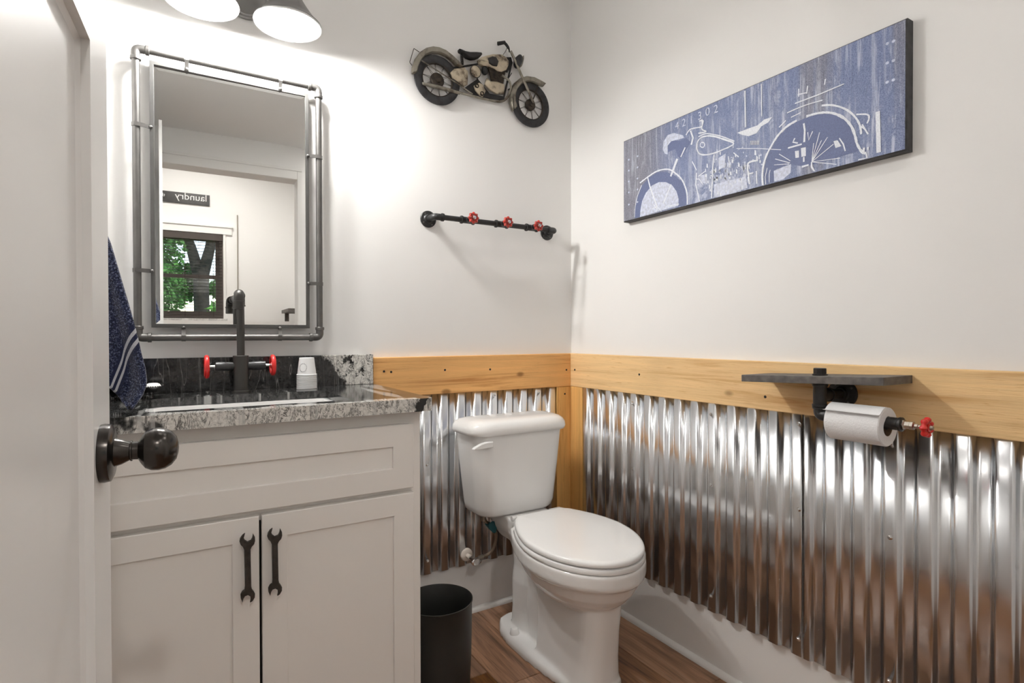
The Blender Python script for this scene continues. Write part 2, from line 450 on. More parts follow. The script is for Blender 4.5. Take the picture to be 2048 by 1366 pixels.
def area2(pts): return sum(pts[i - 1][0] * pts[i][1] - pts[i][0] * pts[i - 1][1] for i in range(len(pts)))
def world_of(o):
    mt = o.matrix_parent_inverse @ Matrix.LocRotScale(o.location, o.rotation_euler, o.scale) if o.parent else Matrix.LocRotScale(o.location, o.rotation_euler, o.scale)
    return world_of(o.parent) @ mt if o.parent else mt
def attach(ob, parent):
    ob.parent = parent; ob.matrix_parent_inverse = world_of(parent).inverted()
def tag(o, label, cat, group=None, kind=None):
    if label: o['label'] = label
    if cat: o['category'] = cat
    if group: o['group'] = group
    if kind: o['kind'] = kind
    return o
def thing(name, label, cat, loc, group=None):
    o = bpy.data.objects.new(name, None); COL.objects.link(o); o.location = loc; o.empty_display_size = 0.05
    return tag(o, label, cat, group)
def struct(mb, name, mats, label=None, parent=None, **k):
    o = mb.build(name, mats, parent, **k); o['kind'] = 'structure'
    if label: o['label'] = label
    return o
def shallow(o, name=None):
    c = o.copy(); COL.objects.link(c); return c
def fillet(pts, r, n=6):
    P = [Vector(p) for p in pts]; out = [P[0]]
    for i in range(1, len(P) - 1):
        a = (P[i - 1] - P[i]); b = (P[i + 1] - P[i]); rr = min(r, a.length * 0.49, b.length * 0.49)
        p0 = P[i] + a.normalized() * rr; p1 = P[i] + b.normalized() * rr
        for k in range(n + 1):
            t = k / n; out.append(p0 * (1 - t) ** 2 + P[i] * 2 * t * (1 - t) + p1 * t * t)
    out.append(P[-1]); return out
def circ(c, r, n=24, sx=1.0): return [(c[0] + r * sx * math.cos(2 * PI * k / n), c[1] + r * math.sin(2 * PI * k / n)) for k in range(n)]
def ring2(mb, c, ro, ri, d0, d1, f, n=40, mi=0):
    """flat annulus with thickness and a rounded face"""
    prof = [(ri, d0), (ro, d0), (ro, d1 - (d1 - d0) * 0.4), (ro - (ro - ri) * 0.25, d1), (ri + (ro - ri) * 0.25, d1), (ri, d1 - (d1 - d0) * 0.4)]
    rings = []
    for r_, d_ in prof + [prof[0]]:
        rings.append([f(c[0] + r_ * math.cos(2 * PI * k / n), c[1] + r_ * math.sin(2 * PI * k / n), d_) for k in range(n)])
    return mb.rings(rings, mi, (False, False))
def text_mesh(body, size, name, mt, parent, place, extrude=0.0008, align='LEFT'):
    cu = bpy.data.curves.new(name, 'FONT'); cu.body = body; cu.size = size; cu.extrude = extrude; cu.align_x = align
    t = bpy.data.objects.new(name + '_curve', cu); COL.objects.link(t)
    bpy.context.view_layer.update()
    me = bpy.data.meshes.new_from_object(t.evaluated_get(bpy.context.evaluated_depsgraph_get()))
    me.transform(place); me.materials.clear(); me.materials.append(mt); me.name = name
    bpy.data.objects.remove(t); bpy.data.curves.remove(cu)
    ob = bpy.data.objects.new(name, me); COL.objects.link(ob)
    if parent: attach(ob, parent)
    return ob

# ------------------------------------------------------------------ room shell
XW, YW, XL, YF0, YF1, ZC = 1.465, 1.925, -0.275, 0.0, 0.115, 2.74
T = 0.12
wall_back = struct(MB().box(XL - T, XW + T, YW, YW + T, 0, ZC), 'wall_back', M_WALL, 'white back wall behind the mirror, vanity and toilet', smooth=0)
wall_right = struct(MB().box(XW, XW + T, YF0, YW, 0, ZC), 'wall_right', M_WALL, 'white right wall with the wide canvas print', smooth=0)
wall_left = struct(MB().box(XL - T, XL, YF1, YW, 0, ZC), 'wall_left', M_WALL, 'white left wall hidden behind the open door', smooth=0)
OX0, OX1, OZ = -0.118, 0.611, 2.045
LX0, LX1, LY = -1.5, 0.93, -2.0
mb = MB().box(LX0 - T, OX0, YF0, YF1, 0, ZC).box(OX1, XW, YF0, YF1, 0, ZC).box(OX0, OX1, YF0, YF1, OZ, ZC)
wall_front = struct(mb, 'wall_front', M_WALL, 'white wall with the doorway, seen in the mirror', smooth=0)
struct(MB().box(XL - T, XW + T, YF0, YW + T, ZC, ZC + T), 'ceiling', M_CEIL, 'plain white ceiling of the bathroom', smooth=0)
struct(MB().box(XL, XW, YF1, 0.95, 2.25, ZC), 'ceiling_bulkhead', M_CEIL, 'lowered grey ceiling over the doorway, seen in the mirror', smooth=0)
floor = struct(MB().box(LX0 - T, XW + T, LY - T, YW + T, -0.15, -0.004), 'floor', mat('subfloor', (0.03, 0.02, 0.015, 1), 0.8), 'brown wood-look plank floor', smooth=0)
PW = 0.152
i = 0
x = 1.3 - PW * 18
while x < XW:
    y = LY - R.random() * 0.9
    while y < YW:
        y1 = y + 1.22
        a0, a1, b0, b1 = max(x, LX0), min(x + PW, XW), max(y, LY), min(y1, YW)
        if a1 - a0 > 0.01 and b1 - b0 > 0.01:
            # only one room's worth where the frame or the mirror can look
            g = 0.0007
            p = MB()
            p.add([(a0 + g, b0 + g, -0.004), (a1 - g, b0 + g, -0.004), (a1 - g, b1 - g, -0.004), (a0 + g, b1 - g, -0.004),
                   (a0 + g + .0012, b0 + g + .0012, 0), (a1 - g - .0012, b0 + g + .0012, 0), (a1 - g - .0012, b1 - g - .0012, 0), (a0 + g + .0012, b1 - g - .0012, 0)],
                  [(4, 5, 6, 7), (0, 1, 5, 4), (1, 2, 6, 5), (2, 3, 7, 6), (3, 0, 4, 7)])
            p.build('plank', M_FLOOR, floor, smooth=0, fix=False)
        y = y1
    x += PW

def quarter(mb, a, b, along, sgn_x, sgn_y, x, y, r=0.017):
    """quarter round along y ('y') or x ('x'); sits in the angle at (x, y, 0)"""
    n = 6; prof = [(0, 0)] + [(r * math.cos(PI / 2 * k / n), r * math.sin(PI / 2 * k / n)) for k in range(n + 1)]
    R0, R1 = [], []
    for p, q in prof:
        if along == 'y': R0.append((x + sgn_x * p, a, q)); R1.append((x + sgn_x * p, b, q))
        else: R0.append((a, y + sgn_y * p, q)); R1.append((b, y + sgn_y * p, q))
    mb.rings([R0, R1])
mb = MB(); quarter(mb, YF1, YW, 'y', -1, 0, XW, 0)
struct(mb, 'baseboard_right', M_TRIMW, 'white quarter-round moulding at the foot of the right wall')
mb = MB(); quarter(mb, 0.50, XW, 'x', 0, -1, 0, YW)
struct(mb, 'baseboard_back', M_TRIMW, 'white quarter-round moulding at the foot of the back wall')

# door casing on the room side, and jamb
mb = MB()
cw = 0.066
mb.box(OX1, OX1 + cw, YF1, YF1 + 0.014, 0, OZ + cw).box(OX1 + cw - 0.016, OX1 + cw, YF1 + 0.014, YF1 + 0.021, 0, OZ + cw)
mb.box(OX0, OX1, YF1, YF1 + 0.014, OZ, OZ + cw).box(OX0, OX1 + cw - .016, YF1 + 0.014, YF1 + 0.021, OZ + cw - 0.016, OZ + cw)
mb.box(OX0 - cw, OX0, YF1, YF1 + 0.014, 0, OZ + cw)
struct(mb, 'trim_1', M_TRIMW, 'white moulded casing around the doorway, seen in the mirror', smooth=0, bevel=0.003)

# ------------------------------------------------------------------ wainscot: cedar boards
def screws_on(parent, pts, axis, face):
    for q in pts:
        s = MB()
        if axis == 'y': s.lathe([(0.0042, 0.002), (0.0042, -0.0006), (0.0022, -0.0010)], (q[0], face, q[1]), (0, 1, 0), 10)
        else: s.lathe([(0.0042, 0.002), (0.0042, -0.0006), (0.0022, -0.0010)], (face, q[0], q[1]), (1, 0, 0), 10)
        s.build('screw', M_HOLE, parent)
FX, FY = 1.443, 1.900
Z0, Z1 = 0.857, 0.9965
tb = struct(MB().box(0.5865, FX, FY, YW, Z0, Z1), 'trim_2', M_CEDARX, 'orange-brown cedar board running along the back wall over the toilet', smooth=0, bevel=0.0025)
screws_on(tb, [(0.651, 0.945), (0.858, 0.945), (1.050, 0.941), (1.420, 0.927), (0.625, 0.948)], 'y', FY)
tr = struct(MB().box(FX, XW, YF1, YW, Z0, Z1), 'trim_3', M_CEDARY, 'pale cedar board running along the right wall below the canvas', smooth=0, bevel=0.0025)
screws_on(tr, [(1.872, 0.928), (1.49, 0.93), (0.985, 0.895), (0.665, 0.890)], 'x', FX)
tp = struct(MB().box(1.372, 1.4425, 1.902, YW, 0.017, Z0 - 0.0008), 'trim_4', M_CEDARZ, 'upright cedar corner board on the back wall behind the toilet tank', smooth=0, bevel=0.002)
screws_on(tp, [(1.413, 0.825)], 'y', 1.902)
struct(MB().box(1.4435, XW, 1.822, YW, 0.017, Z0 - 0.0008), 'trim_5', M_CEDARZ, 'upright cedar corner board on the right wall beside the toilet tank', smooth=0, bevel=0.002)

# ------------------------------------------------------------------ corrugated steel sheets
PITCH_C = 0.0704
def wave(u):
    s_ = math.cos(2 * PI * u / PITCH_C)
    return math.tanh(3.0 * s_ + 0.3) / math.tanh(3.3)
def sheet(name, label, s0, s1, ph, base, amp, axis, z0, z1, group):
    n = int((s1 - s0) / PITCH_C * 22); mb = MB(); rows = []
    for k in range(n + 1):
        s_ = s0 + (s1 - s0) * k / n
        d = base - amp * (0.5 + 0.5 * wave(s_ - ph))
        rows.append((s_, d))
    zs = (z0, (z0 + z1) / 2, z1)
    P = lambda s_, d, z: (s_, d, z) if axis == 'x' else (d, s_, z)
    mb.rings([[P(s_, d, z) for s_, d in rows] for z in zs], 0, (False, False), closed=False)
    ob = mb.build(name, M_GALV, None, smooth=60, fix=False)
    so = ob.modifiers.new('gauge', 'SOLIDIFY'); so.thickness = 0.0008; so.offset = 0
    return tag(ob, label, 'metal sheet', group)
def hex_screws(parent, pts, axis, ph, base, amp):
    for s_, z in pts:
        d = base - amp * (0.5 + 0.5 * wave(s_ - ph))
        mb = MB()
        o = (s_, d, z) if axis == 'x' else (d, s_, z); ax = (0, -1, 0) if axis == 'x' else (-1, 0, 0)
        mb.lathe([(0.0058, -0.001), (0.0062, 0.0008), (0.0050, 0.0012)], o, ax, 14)
        mb.lathe([(0.0038, 0.0012), (0.0038, 0.0046), (0.0030, 0.0052)], o, ax, 6)
        mb.build('screw', M_CHROME, parent, smooth=20)
G = 'corrugated sheets on the lower walls'
PA, PB, PC = 1.173, 0.871, 0.787
s1_ = sheet('corrugated_sheet', 'corrugated galvanised sheet on the back wall behind the toilet', 0.575, 1.369, PC, YW - 0.0090, 0.0130, 'x', 0.195, 0.866, G)
hex_screws(s1_, [(PC, 0.600), (PC, 0.245), (PC + 7 * PITCH_C, 0.838), (PC + 4 * PITCH_C, 0.838), (PC + PITCH_C * 0.0, 0.84)], 'x', PC, YW - 0.0090, 0.0130)
s2_ = sheet('corrugated_sheet', 'corrugated galvanised sheet on the right wall, nearer the corner', 0.876, 1.819, PA, XW - 0.0080, 0.0130, 'y', 0.198, 0.866, G)
hex_screws(s2_, [(PA, 0.822), (PA, 0.599), (PA, 0.247), (PA + 5 * PITCH_C, 0.822), (PA + 5 * PITCH_C, 0.579), (0.884, 0.83), (0.884, 0.599), (0.884, 0.245)], 'y', PA, XW - 0.0080, 0.0130)
s3_ = sheet('corrugated_sheet', 'corrugated galvanised sheet on the right wall under the paper holder', YF1 + 0.02, 0.871, PB, XW - 0.0070, 0.0130, 'y', 0.198, 0.866, G)
hex_screws(s3_, [(PB - 3 * PITCH_C, 0.592), (PB - 3 * PITCH_C, 0.249), (PB - 3 * PITCH_C, 0.818), (PB - 7 * PITCH_C, 0.6)], 'y', PB, XW - 0.0070, 0.0130)

# ------------------------------------------------------------------ open door
DT = math.radians(3.1)
DD = Vector((math.sin(DT), math.cos(DT), 0)); DN = Vector((DD.y, -DD.x, 0)); TIP = Vector((-0.0707, 0.85, 0))
def dp(s_, n_, z): return tuple(TIP - DD * s_ + DN * n_ + Vector((0, 0, z)))       # s from the latch edge, n out of the face
def dbox(mb, s0, s1, n0, n1, z0, z1):
    A = [dp(s0, n0, z0), dp(s1, n0, z0), dp(s1, n1, z0), dp(s0, n1, z0), dp(s0, n0, z1), dp(s1, n0, z1), dp(s1, n1, z1), dp(s0, n1, z1)]
    mb.add(A, [(0, 3, 2, 1), (4, 5, 6, 7), (0, 1, 5, 4), (1, 2, 6, 5), (2, 3, 7, 6), (3, 0, 4, 7)])
DW, DH0, DH1, DTH = 0.725, 0.012, 2.04, 0.035
mb = MB()
ST = 0.103
for a, b, z0, z1 in ((0, ST, DH0, DH1), (DW - ST, DW, DH0, DH1), (ST, DW - ST, DH0, 0.26), (ST, DW - ST, 1.389, 1.50), (ST, DW - ST, 1.92, DH1)):
    dbox(mb, a, b, -DTH, 0, z0, z1)
door = struct(mb, 'door_1', M_DOOR, 'white panelled door standing open at the left edge', smooth=0)
for z0, z1 in ((0.26, 1.389), (1.50, 1.92)):
    mb = MB()
    dbox(mb, ST, DW - ST, -DTH + 0.0125, -0.0125, z0, z1)
    # small sticking that eases the panel into the frame
    e = 0.006
    for n_ in (-0.0125, -DTH + 0.0125):
        sg = 1 if n_ == -0.0125 else -1
        out = [dp(ST, n_, z0), dp(DW - ST, n_, z0), dp(DW - ST, n_, z1), dp(ST, n_, z1)]
        up = [dp(ST, n_ + sg * .004, z0), dp(DW - ST, n_ + sg * .004, z0), dp(DW - ST, n_ + sg * .004, z1), dp(ST, n_ + sg * .004, z1)]
        inn = [dp(ST + e, n_, z0 + e), dp(DW - ST - e, n_, z0 + e), dp(DW - ST - e, n_, z1 - e), dp(ST + e, n_, z1 - e)]
        mb.rings([up, inn], 0, (False, False))
    mb.build('door_panel', M_DOOR, door, smooth=0)
kb = Vector(dp(0.0605, 0, 0.9365))
for sg, off in ((1, 0.0), (-1, DTH)):
    o = kb - DN * off; ax = DN * sg
    mb = MB()
    mb.lathe([(0.033, 0), (0.0335, 0.004), (0.0325, 0.010), (0.027, 0.0125), (0.0165, 0.0135), (0.0145, 0.020), (0.0115, 0.026), (0.0105, 0.028),
              (0.0118, 0.0285), (0.0118, 0.030), (0.0102, 0.0305), (0.0105, 0.036), (0.016, 0.039), (0.0215, 0.043), (0.0245, 0.049), (0.0252, 0.056), (0.0238, 0.063), (0.020, 0.0695), (0.0135, 0.0745), (0.006, 0.0765), (0.0005, 0.077)],
             o, ax, 40)
    k = mb.build('door_knob', M_BRONZE, door, smooth=25); k['label'] = 'dark bronze ball knob'
mb = MB()
dbox(mb, -0.0008, 0.002, -0.029, -0.006, 0.88, 0.995)
mb.build('latch_plate', M_BRONZE, door, smooth=0)
for z in (0.25, 1.02, 1.80):
    mb = MB(); c = Vector(dp(DW + 0.006, 0.004, z)); mb.tube([c + Vector((0, 0, -0.045)), c + Vector((0, 0, 0.045))], 0.006, 12)
    mb.build('hinge', M_BRONZE, door)

# ------------------------------------------------------------------ vanity
def rrect(x0, x1, y0, y1, r, n=6):
    r = r if isinstance(r, (list, tuple)) else [r] * 4     # order: (x0,y0) (x1,y0) (x1,y1) (x0,y1)
    out = []
    for (cx, cy, a0), q in zip(((x0, y0, PI), (x1, y0, 1.5 * PI), (x1, y1, 0), (x0, y1, 0.5 * PI)), r):
        ox = cx + (q if cx == x0 else -q); oy = cy + (q if cy == y0 else -q)
        for k in range(n + 1):
            a = a0 + PI / 2 * k / n
            out.append((ox + q * math.cos(a), oy + q * math.sin(a)))
    return out
VX0, VX1, VF = -0.235, 0.566, 1.42
van = thing('vanity_cabinet', 'warm white shaker vanity cabinet under the granite top', 'cabinet', (0.1655, 1.65, 0))
mb = MB()
mb.box(VX0, VX0 + 0.018, VF + .0192, 1.903, 0, 0.872).box(VX1 - 0.018, VX1, VF + .0192, 1.903, 0, 0.872)
mb.box(VX0 + .018, VX1 - .018, 1.89, 1.903, 0.10, 0.872).box(VX0 + .018, VX1 - .018, VF + .0192, 1.89, 0.10, 0.118)
mb.box(VX0 + .018, VX1 - .018, VF + 0.06, VF + 0.075, 0, 0.10)
mb.build('carcass', M_CAB, van, smooth=0, bevel=0.001)
mb = MB()
fw = 0.04
mb.box(VX0, VX0 + fw, VF, VF + 0.019, 0.10, 0.872).box(VX1 - fw, VX1, VF, VF + 0.019, 0.0, 0.872)
mb.box(VX0 + fw, VX1 - fw, VF, VF + 0.019, 0.832, 0.872).box(VX0 + fw, VX1 - fw, VF, VF + 0.019, 0.64, 0.685).box(VX0 + fw, VX1 - fw, VF, VF + 0.019, 0.10, 0.135)
mb.build('face_frame', M_CAB, van, smooth=0)
MB().box(VX0 + .02, VX1 - .02, VF + 0.03, VF + 0.04, 0.13, 0.83).build('inside_shade_sheet', M_CABSHADE, van, smooth=0)  # dark sheet behind the doors, stands in for the shade inside the cabinet
def shaker(name, x0, x1, z0, z1, rail, parent):
    yf, yb, dep = 1.4005, 1.4195, 0.0065
    def q(a, y): return [(x0 + a, y, z0 + a), (x1 - a, y, z0 + a), (x1 - a, y, z1 - a), (x0 + a, y, z1 - a)]
    mb = MB(); mb.rings([q(0, yb), q(0, yf + .0018), q(0.0018, yf), q(rail - .0012, yf), q(rail, yf + 0.0012), q(rail + 0.0005, yf + dep)])
    return mb.build(name, M_CAB, parent, smooth=0)
dr = shaker('drawer_front', -0.207, 0.5415, 0.668, 0.8385, 0.0572, van); dr['label'] = 'wide drawer front below the granite edge'
d1 = shaker('cabinet_door', -0.207, 0.1628, 0.098, 0.6555, 0.056, van)
d2 = shaker('cabinet_door', 0.1686, 0.5415, 0.098, 0.6555, 0.056, van)
WR = [(a, b) for a, b in [(0.1312, 0.6276), (0.126, 0.6245), (0.1212, 0.6179), (0.1199, 0.6107), (0.1221, 0.6037), (0.1266, 0.5978), (0.1295, 0.5898), (0.1305, 0.5082), (0.1297, 0.5), (0.1252, 0.4978), (0.1214, 0.4912), (0.1218, 0.482), (0.1251, 0.4729), (0.1273, 0.4807), (0.1304, 0.4857), (0.1364, 0.4868), (0.1416, 0.4822), (0.1421, 0.4754), (0.1408, 0.469), (0.1461, 0.471), (0.1504, 0.4783), (0.1508, 0.4866), (0.1478, 0.4932), (0.1448, 0.4973), (0.1433, 0.5052), (0.1423, 0.5889), (0.1446, 0.5943), (0.1499, 0.5999), (0.1518, 0.6071), (0.1513, 0.6156), (0.1478, 0.6237), (0.1462, 0.6148), (0.1432, 0.6096), (0.1364, 0.6076), (0.1304, 0.6129), (0.1286, 0.6182)]]
def wrench(dx, dz, parent):
    mb = MB()
    f = lambda a, b, d: (a + dx, 1.384 - d, b + dz)
    mb.prism(WR, 0.0, 0.0055, f, 0, 0.0012, 0.0016)
    # posts
    for z in (0.578, 0.520): mb.tube([(0.1365 + dx, 1.4012, z + dz), (0.1365 + dx, 1.383, z + dz)], 0.0035, 10)
    o = mb.build('wrench_handle', M_BOX, parent, smooth=35)
    o['label'] = 'open-ended spanner used as a door pull'
    return o
w1 = wrench(0, 0, d1); w2 = wrench(0.0575, 0.0012, d2)
for wv_, dx in ((w1, 0), (w2, 0.0575)):
    pass
# raised border and small raised marks on each shaft, joined with the shaft as relief
for wv_, dx, dz in ((w1, 0, 0), (w2, 0.0575, 0.0012)):
    mb = MB(); yb = 1.384 - 0.0071
    for zz in range(15):
        z = 0.516 + zz * 0.0048
        mb.box(0.1350 + dx, 0.1350 + dx + 0.0028 - 0.0008 * (zz % 3), yb - 0.0008, yb + .0006, z + dz, z + dz + 0.003)
    mb.tube([(0.1322 + dx, yb, 0.512 + dz), (0.1322 + dx, yb, 0.590 + dz)], 0.0007, 6).tube([(0.1410 + dx, yb, 0.512 + dz), (0.1406 + dx, yb, 0.590 + dz)], 0.0007, 6)
    r_ = bpy.data.objects
    mo = mb.build('raised_marks', M_PIPE, None, smooth=0)
    # relief belongs to the handle's own mesh
    me = wv_.data; src = mo.data
    import bmesh
    b = bmesh.new(); b.from_mesh(me); b.from_mesh(src); b.to_mesh(me); b.free()
    bpy.data.objects.remove(mo)

# countertop with a rectangular cut-out
from mathutils.geometry import tessellate_polygon
CT0, CT1 = 0.8855, 0.907
outer = rrect(-0.262, 0.5855, 1.373, YW - 0.001, [0.002, 0.012, 0.002, 0.002], 4)
inner = rrect(-0.058, 0.388, 1.440, 1.738, 0.022, 5)
tri = tessellate_polygon([[Vector((p[0], p[1], 0)) for p in outer], [Vector((p[0], p[1], 0)) for p in inner]])
al = outer + inner; no, ni = len(outer), len(inner); N_ = no + ni
vs = [(p[0], p[1], CT1) for p in al] + [(p[0], p[1], CT0) for p in al]
fs = [tuple(t) for t in tri] + [tuple(i + N_ for i in reversed(t)) for t in tri]
for k in range(no): fs.append((k, (k + 1) % no, (k + 1) % no + N_, k + N_))
for k in range(ni): fs.append((no + k, no + (k + 1) % ni, no + (k + 1) % ni + N_, no + k + N_))
mbc = MB().add(vs, fs)
fo = rrect(-0.262, 0.5855, 1.373, 1.374 + 0.02, [0.002, 0.012, 0.001, 0.001], 4)
mbc.rings([[(p[0], p[1], CT0 + .0001) for p in fo], [(p[0], p[1], 0.8728) for p in fo]])
mbc.box(0.5655, 0.5855, 1.395, YW - .001, 0.8728, CT0 + .0001)
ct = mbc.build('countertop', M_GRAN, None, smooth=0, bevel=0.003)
tag(ct, 'polished black and grey granite countertop on the vanity', 'countertop')
bs = MB().box(-0.262, 0.5855, 1.895, YW - 0.001, CT1, 1.0085).build('backsplash', M_GRANS, None, smooth=0, bevel=0.0015)
tag(bs, 'low black granite backsplash with a pale mottled right end', 'backsplash')
mb = MB()
rings = []
for a, z in ((-0.016, 0.8850), (-0.016, 0.8810), (0.0035, 0.8795), (0.0035, 0.868), (0.008, 0.79), (0.022, 0.755), (0.06, 0.742), (0.13, 0.738)):
    rings.append([(p[0], p[1], z) for p in rrect(-0.058 + a, 0.388 - a, 1.440 + a, 1.738 - a, max(0.012, 0.030 - a * 0.2), 5)])
# outer skin
for a, z in ((0.12, 0.728), (0.05, 0.731), (0.008, 0.75), (-0.006, 0.79), (-0.014, 0.862)):
    pass
mb.rings(rings, 0, (False, True))
sk = mb.build('sink', M_PORC, None, smooth=50)
so = sk.modifiers.new('wall', 'SOLIDIFY'); so.thickness = 0.006; so.offset = -1 
tag(sk, 'white rectangular undermount basin set into the granite', 'sink')
mb = MB(); mb.lathe([(0.022, 0.0), (0.022, 0.002), (0.016, 0.003), (0.014, 0.001)], (0.165, 1.59, 0.738), (0, 0, 1), 24)
dq = mb.build('drain', M_FAUCET, sk)

# ------------------------------------------------------------------ faucet
FXc, FYc = 0.1655, 1.825
fa = thing('faucet', 'matte black pipe-style faucet with two red wheel handles', 'faucet', (FXc, FYc, CT1))
mb = MB(); mb.lathe([(0.0262, 0), (0.0262, 0.004), (0.0215, 0.0055), (0.0215, 0.1065), (0.0205, 0.108), (0.0104, 0.108)], (FXc, FYc, CT1), (0, 0, 1), 36)
mb.build('body', M_FAUCET, fa)
mb = MB(); mb.tube([(FXc, FYc, 1.014), (FXc, FYc, 1.172)], 0.0106, 24)
mb.build('post', M_FAUCET, fa)
SO = Vector((0.1520, 1.722, 0)); PO = Vector((FXc, FYc, 0)); SD = (SO - PO).normalized()
mb = MB()
mb.lathe([(0.0135, 0), (0.0135, 0.004), (0.0122, 0.005), (0.0122, 0.010)], (FXc, FYc, 1.160), (0, 0, 1), 28)
el = fillet([(FXc, FYc, 1.166), (FXc, FYc, 1.190), tuple(PO + SD * 0.026 + Vector((0, 0, 1.190)))], 0.018, 8)
mb.tube(el, 0.0122, 24)
mb.lathe([(0.0122, 0), (0.0138, 0.001), (0.0138, 0.006), (0.009, 0.0065)], PO + SD * 0.024 + Vector((0, 0, 1.190)), SD, 28)
mb.build('elbow', M_FAUCET, fa)
mb = MB()
mb.tube([PO + SD * 0.028 + Vector((0, 0, 1.190)), PO + SD * 0.084 + Vector((0, 0, 1.190))], 0.0086, 20)
mb.build('spout_pipe', M_FAUCET, fa)
mb = MB()
e0 = PO + SD * 0.080; L_ = (SO - PO).length
mb.lathe([(0.009, -0.001), (0.0138, 0), (0.0138, 0.006), (0.012, 0.007)], e0 + Vector((0, 0, 1.190)), SD, 28)
mb.tube(fillet([tuple(e0 + Vector((0, 0, 1.190))), tuple(PO + SD * L_ + Vector((0, 0, 1.190))), tuple(PO + SD * L_ + Vector((0, 0, 1.166)))], 0.016, 8), 0.0128, 26)
mb.lathe([(0.0128, 0), (0.0146, 0.0005), (0.0146, 0.004), (0.0136, 0.0045), (0.0136, 0.022), (0.0122, 0.023), (0.0118, 0.014)], PO + SD * L_ + Vector((0, 0, 1.170)), (0, 0, -1), 30)
mb.build('spout_outlet', M_FAUCET, fa)
def spoke_wheel(name, c, ax, r, th, mt, parent, rim=0.0055, nsp=5, lobes=0):
    """round hand wheel: rim, hub and spokes, axis ax"""
    a = Vector(ax).normalized(); u = a.cross(Vector((0, 0, 1)) if abs(a.z) < .9 else Vector((0, 1, 0))).normalized(); w_ = a.cross(u); c = Vector(c)
    mb = MB(); n = 56; m_ = 10; rings = []
    for k in range(n):
        t = 2 * PI * k / n; rr = r - rim
        b_ = 1.0
        if lobes:
            s_ = math.cos(lobes * t); rr = (r - rim) * (1 + 0.055 * s_); b_ = 1 + 0.22 * s_
        dr_ = u * math.cos(t) + w_ * math.sin(t)
        rings.append([c + dr_ * (rr + rim * b_ * math.cos(2 * PI * j / m_)) + a * (th * 0.5 * b_ * math.sin(2 * PI * j / m_)) for j in range(m_)])
    rings.append(rings[0])
    mb.rings(rings, 0, (False, False))
    for k in range(nsp):
        t = 2 * PI * (k + 0.25) / nsp; dr_ = u * math.cos(t) + w_ * math.sin(t)
        mb.tube([c + dr_ * 0.003, c + dr_ * (r - rim * 1.2)], 0.0032, 8)
    mb.lathe([(0.008, -th * 0.4), (0.009, 0), (0.008, th * 0.45), (0.005, th * 0.55)], c, a, 18)
    return mb.build(name, mt, parent, smooth=40)
for sg, wx, rr in ((-1, 0.0765, 0.0345), (1, 0.2530, 0.0325)):
    z = 0.984
    mb = MB(); mb.lathe([(0.0115, 0.015), (0.0122, 0.030), (0.0132, 0.034), (0.0132, 0.066), (0.0125, 0.067), (0.0105, 0.0675)], (FXc, FYc, z), (sg, 0, 0), 26)
    ha = mb.build('handle_arm', M_PIPED, fa); ha['label'] = 'steel-grey handle arm'
    mb = MB(); mb.tube([(FXc + sg * 0.066, FYc, z), (wx, FYc, z)], 0.0042, 12)
    mb.build('handle_stem', M_CHROME, ha)
    spoke_wheel('wheel_handle', (wx, FYc, z), (sg, 0, 0), rr, 0.013, M_RED, fa, 0.0055, 5)['label'] = 'red wheel handle'

# ------------------------------------------------------------------ cups, soap
CX, CY = 0.3545, 1.838
def cup(zb, name='paper_cup'):
    mb = MB(); r0, r1, h = 0.0292, 0.0218, 0.0545
    mb.lathe([(r0 - .0006, 0.0008), (r0 + 0.0010, 0.0002), (r0 + 0.0020, 0.0013), (r0 + 0.0010, 0.0026), (r0 - .0008, 0.0027), (r1 + 0.0004, h - 0.0006), (r1 - 0.0006, h),
              (r1 - 0.0016, h - 0.0012), (r1 - 0.0018, h - 0.004), (0.0001, h - 0.004)], (CX, CY, zb), (0, 0, 1), 36, cap=(False, False))
    mb.lathe([(r1 - 0.0014, h - 0.0042), (r0 - 0.0006, 0.001)], (CX, CY, zb), (0, 0, 1), 36, cap=(False, False))
    return mb.build(name, M_PAPER, None, smooth=40)
for k in range(10):
    zb = CT1 + 0.0002 + k * 0.0047
    c = cup(zb)
    if k < 9: tag(c, 'white paper cup showing only its rim, %s in the upside-down stack' % ('lowest', 'second from the bottom', 'third from the bottom', 'fourth from the bottom', 'fifth from the bottom', 'fifth from the top', 'fourth from the top', 'third from the top', 'second from the top')[k], 'cup', 'white paper cups in the stack')
    else:
        tag(c, 'topmost upside-down white paper cup with a grey dotted ring', 'cup', 'white paper cups in the stack')
        mb = MB(); ang0 = math.atan2(-CY, -CX) - 0.45
        for j in range(22):
            t = 2 * PI * j / 22; du = 0.0115 * math.cos(t); dv = 0.0125 * math.sin(t)
            z = zb + 0.024 + dv; rr = 0.0292 - (0.0074) * (0.024 + dv) / 0.0545 + 0.0003
            a = ang0 + du / rr; tu = 0.0008; 
            pc = Vector((CX + rr * math.cos(a), CY + rr * math.sin(a), z)); ta = Vector((-math.sin(a), math.cos(a), 0)); rd = Vector((math.cos(a), math.sin(a), 0))
            dd = (ta * math.cos(t) + Vector((0, 0, 1)) * math.sin(t)); tt = (ta * -math.sin(t) + Vector((0, 0, 1)) * math.cos(t))
            q = [pc - dd * 0.0011 - tt * 0.0006, pc + dd * 0.0011 - tt * 0.0006, pc + dd * 0.0011 + tt * 0.0006, pc - dd * 0.0011 + tt * 0.0006]
            mb.rings([[p - rd * 0.0004 for p in q], [p + rd * 0.0003 for p in q]])
        mb.build('dotted_ring_print', M_INK, c, smooth=0)
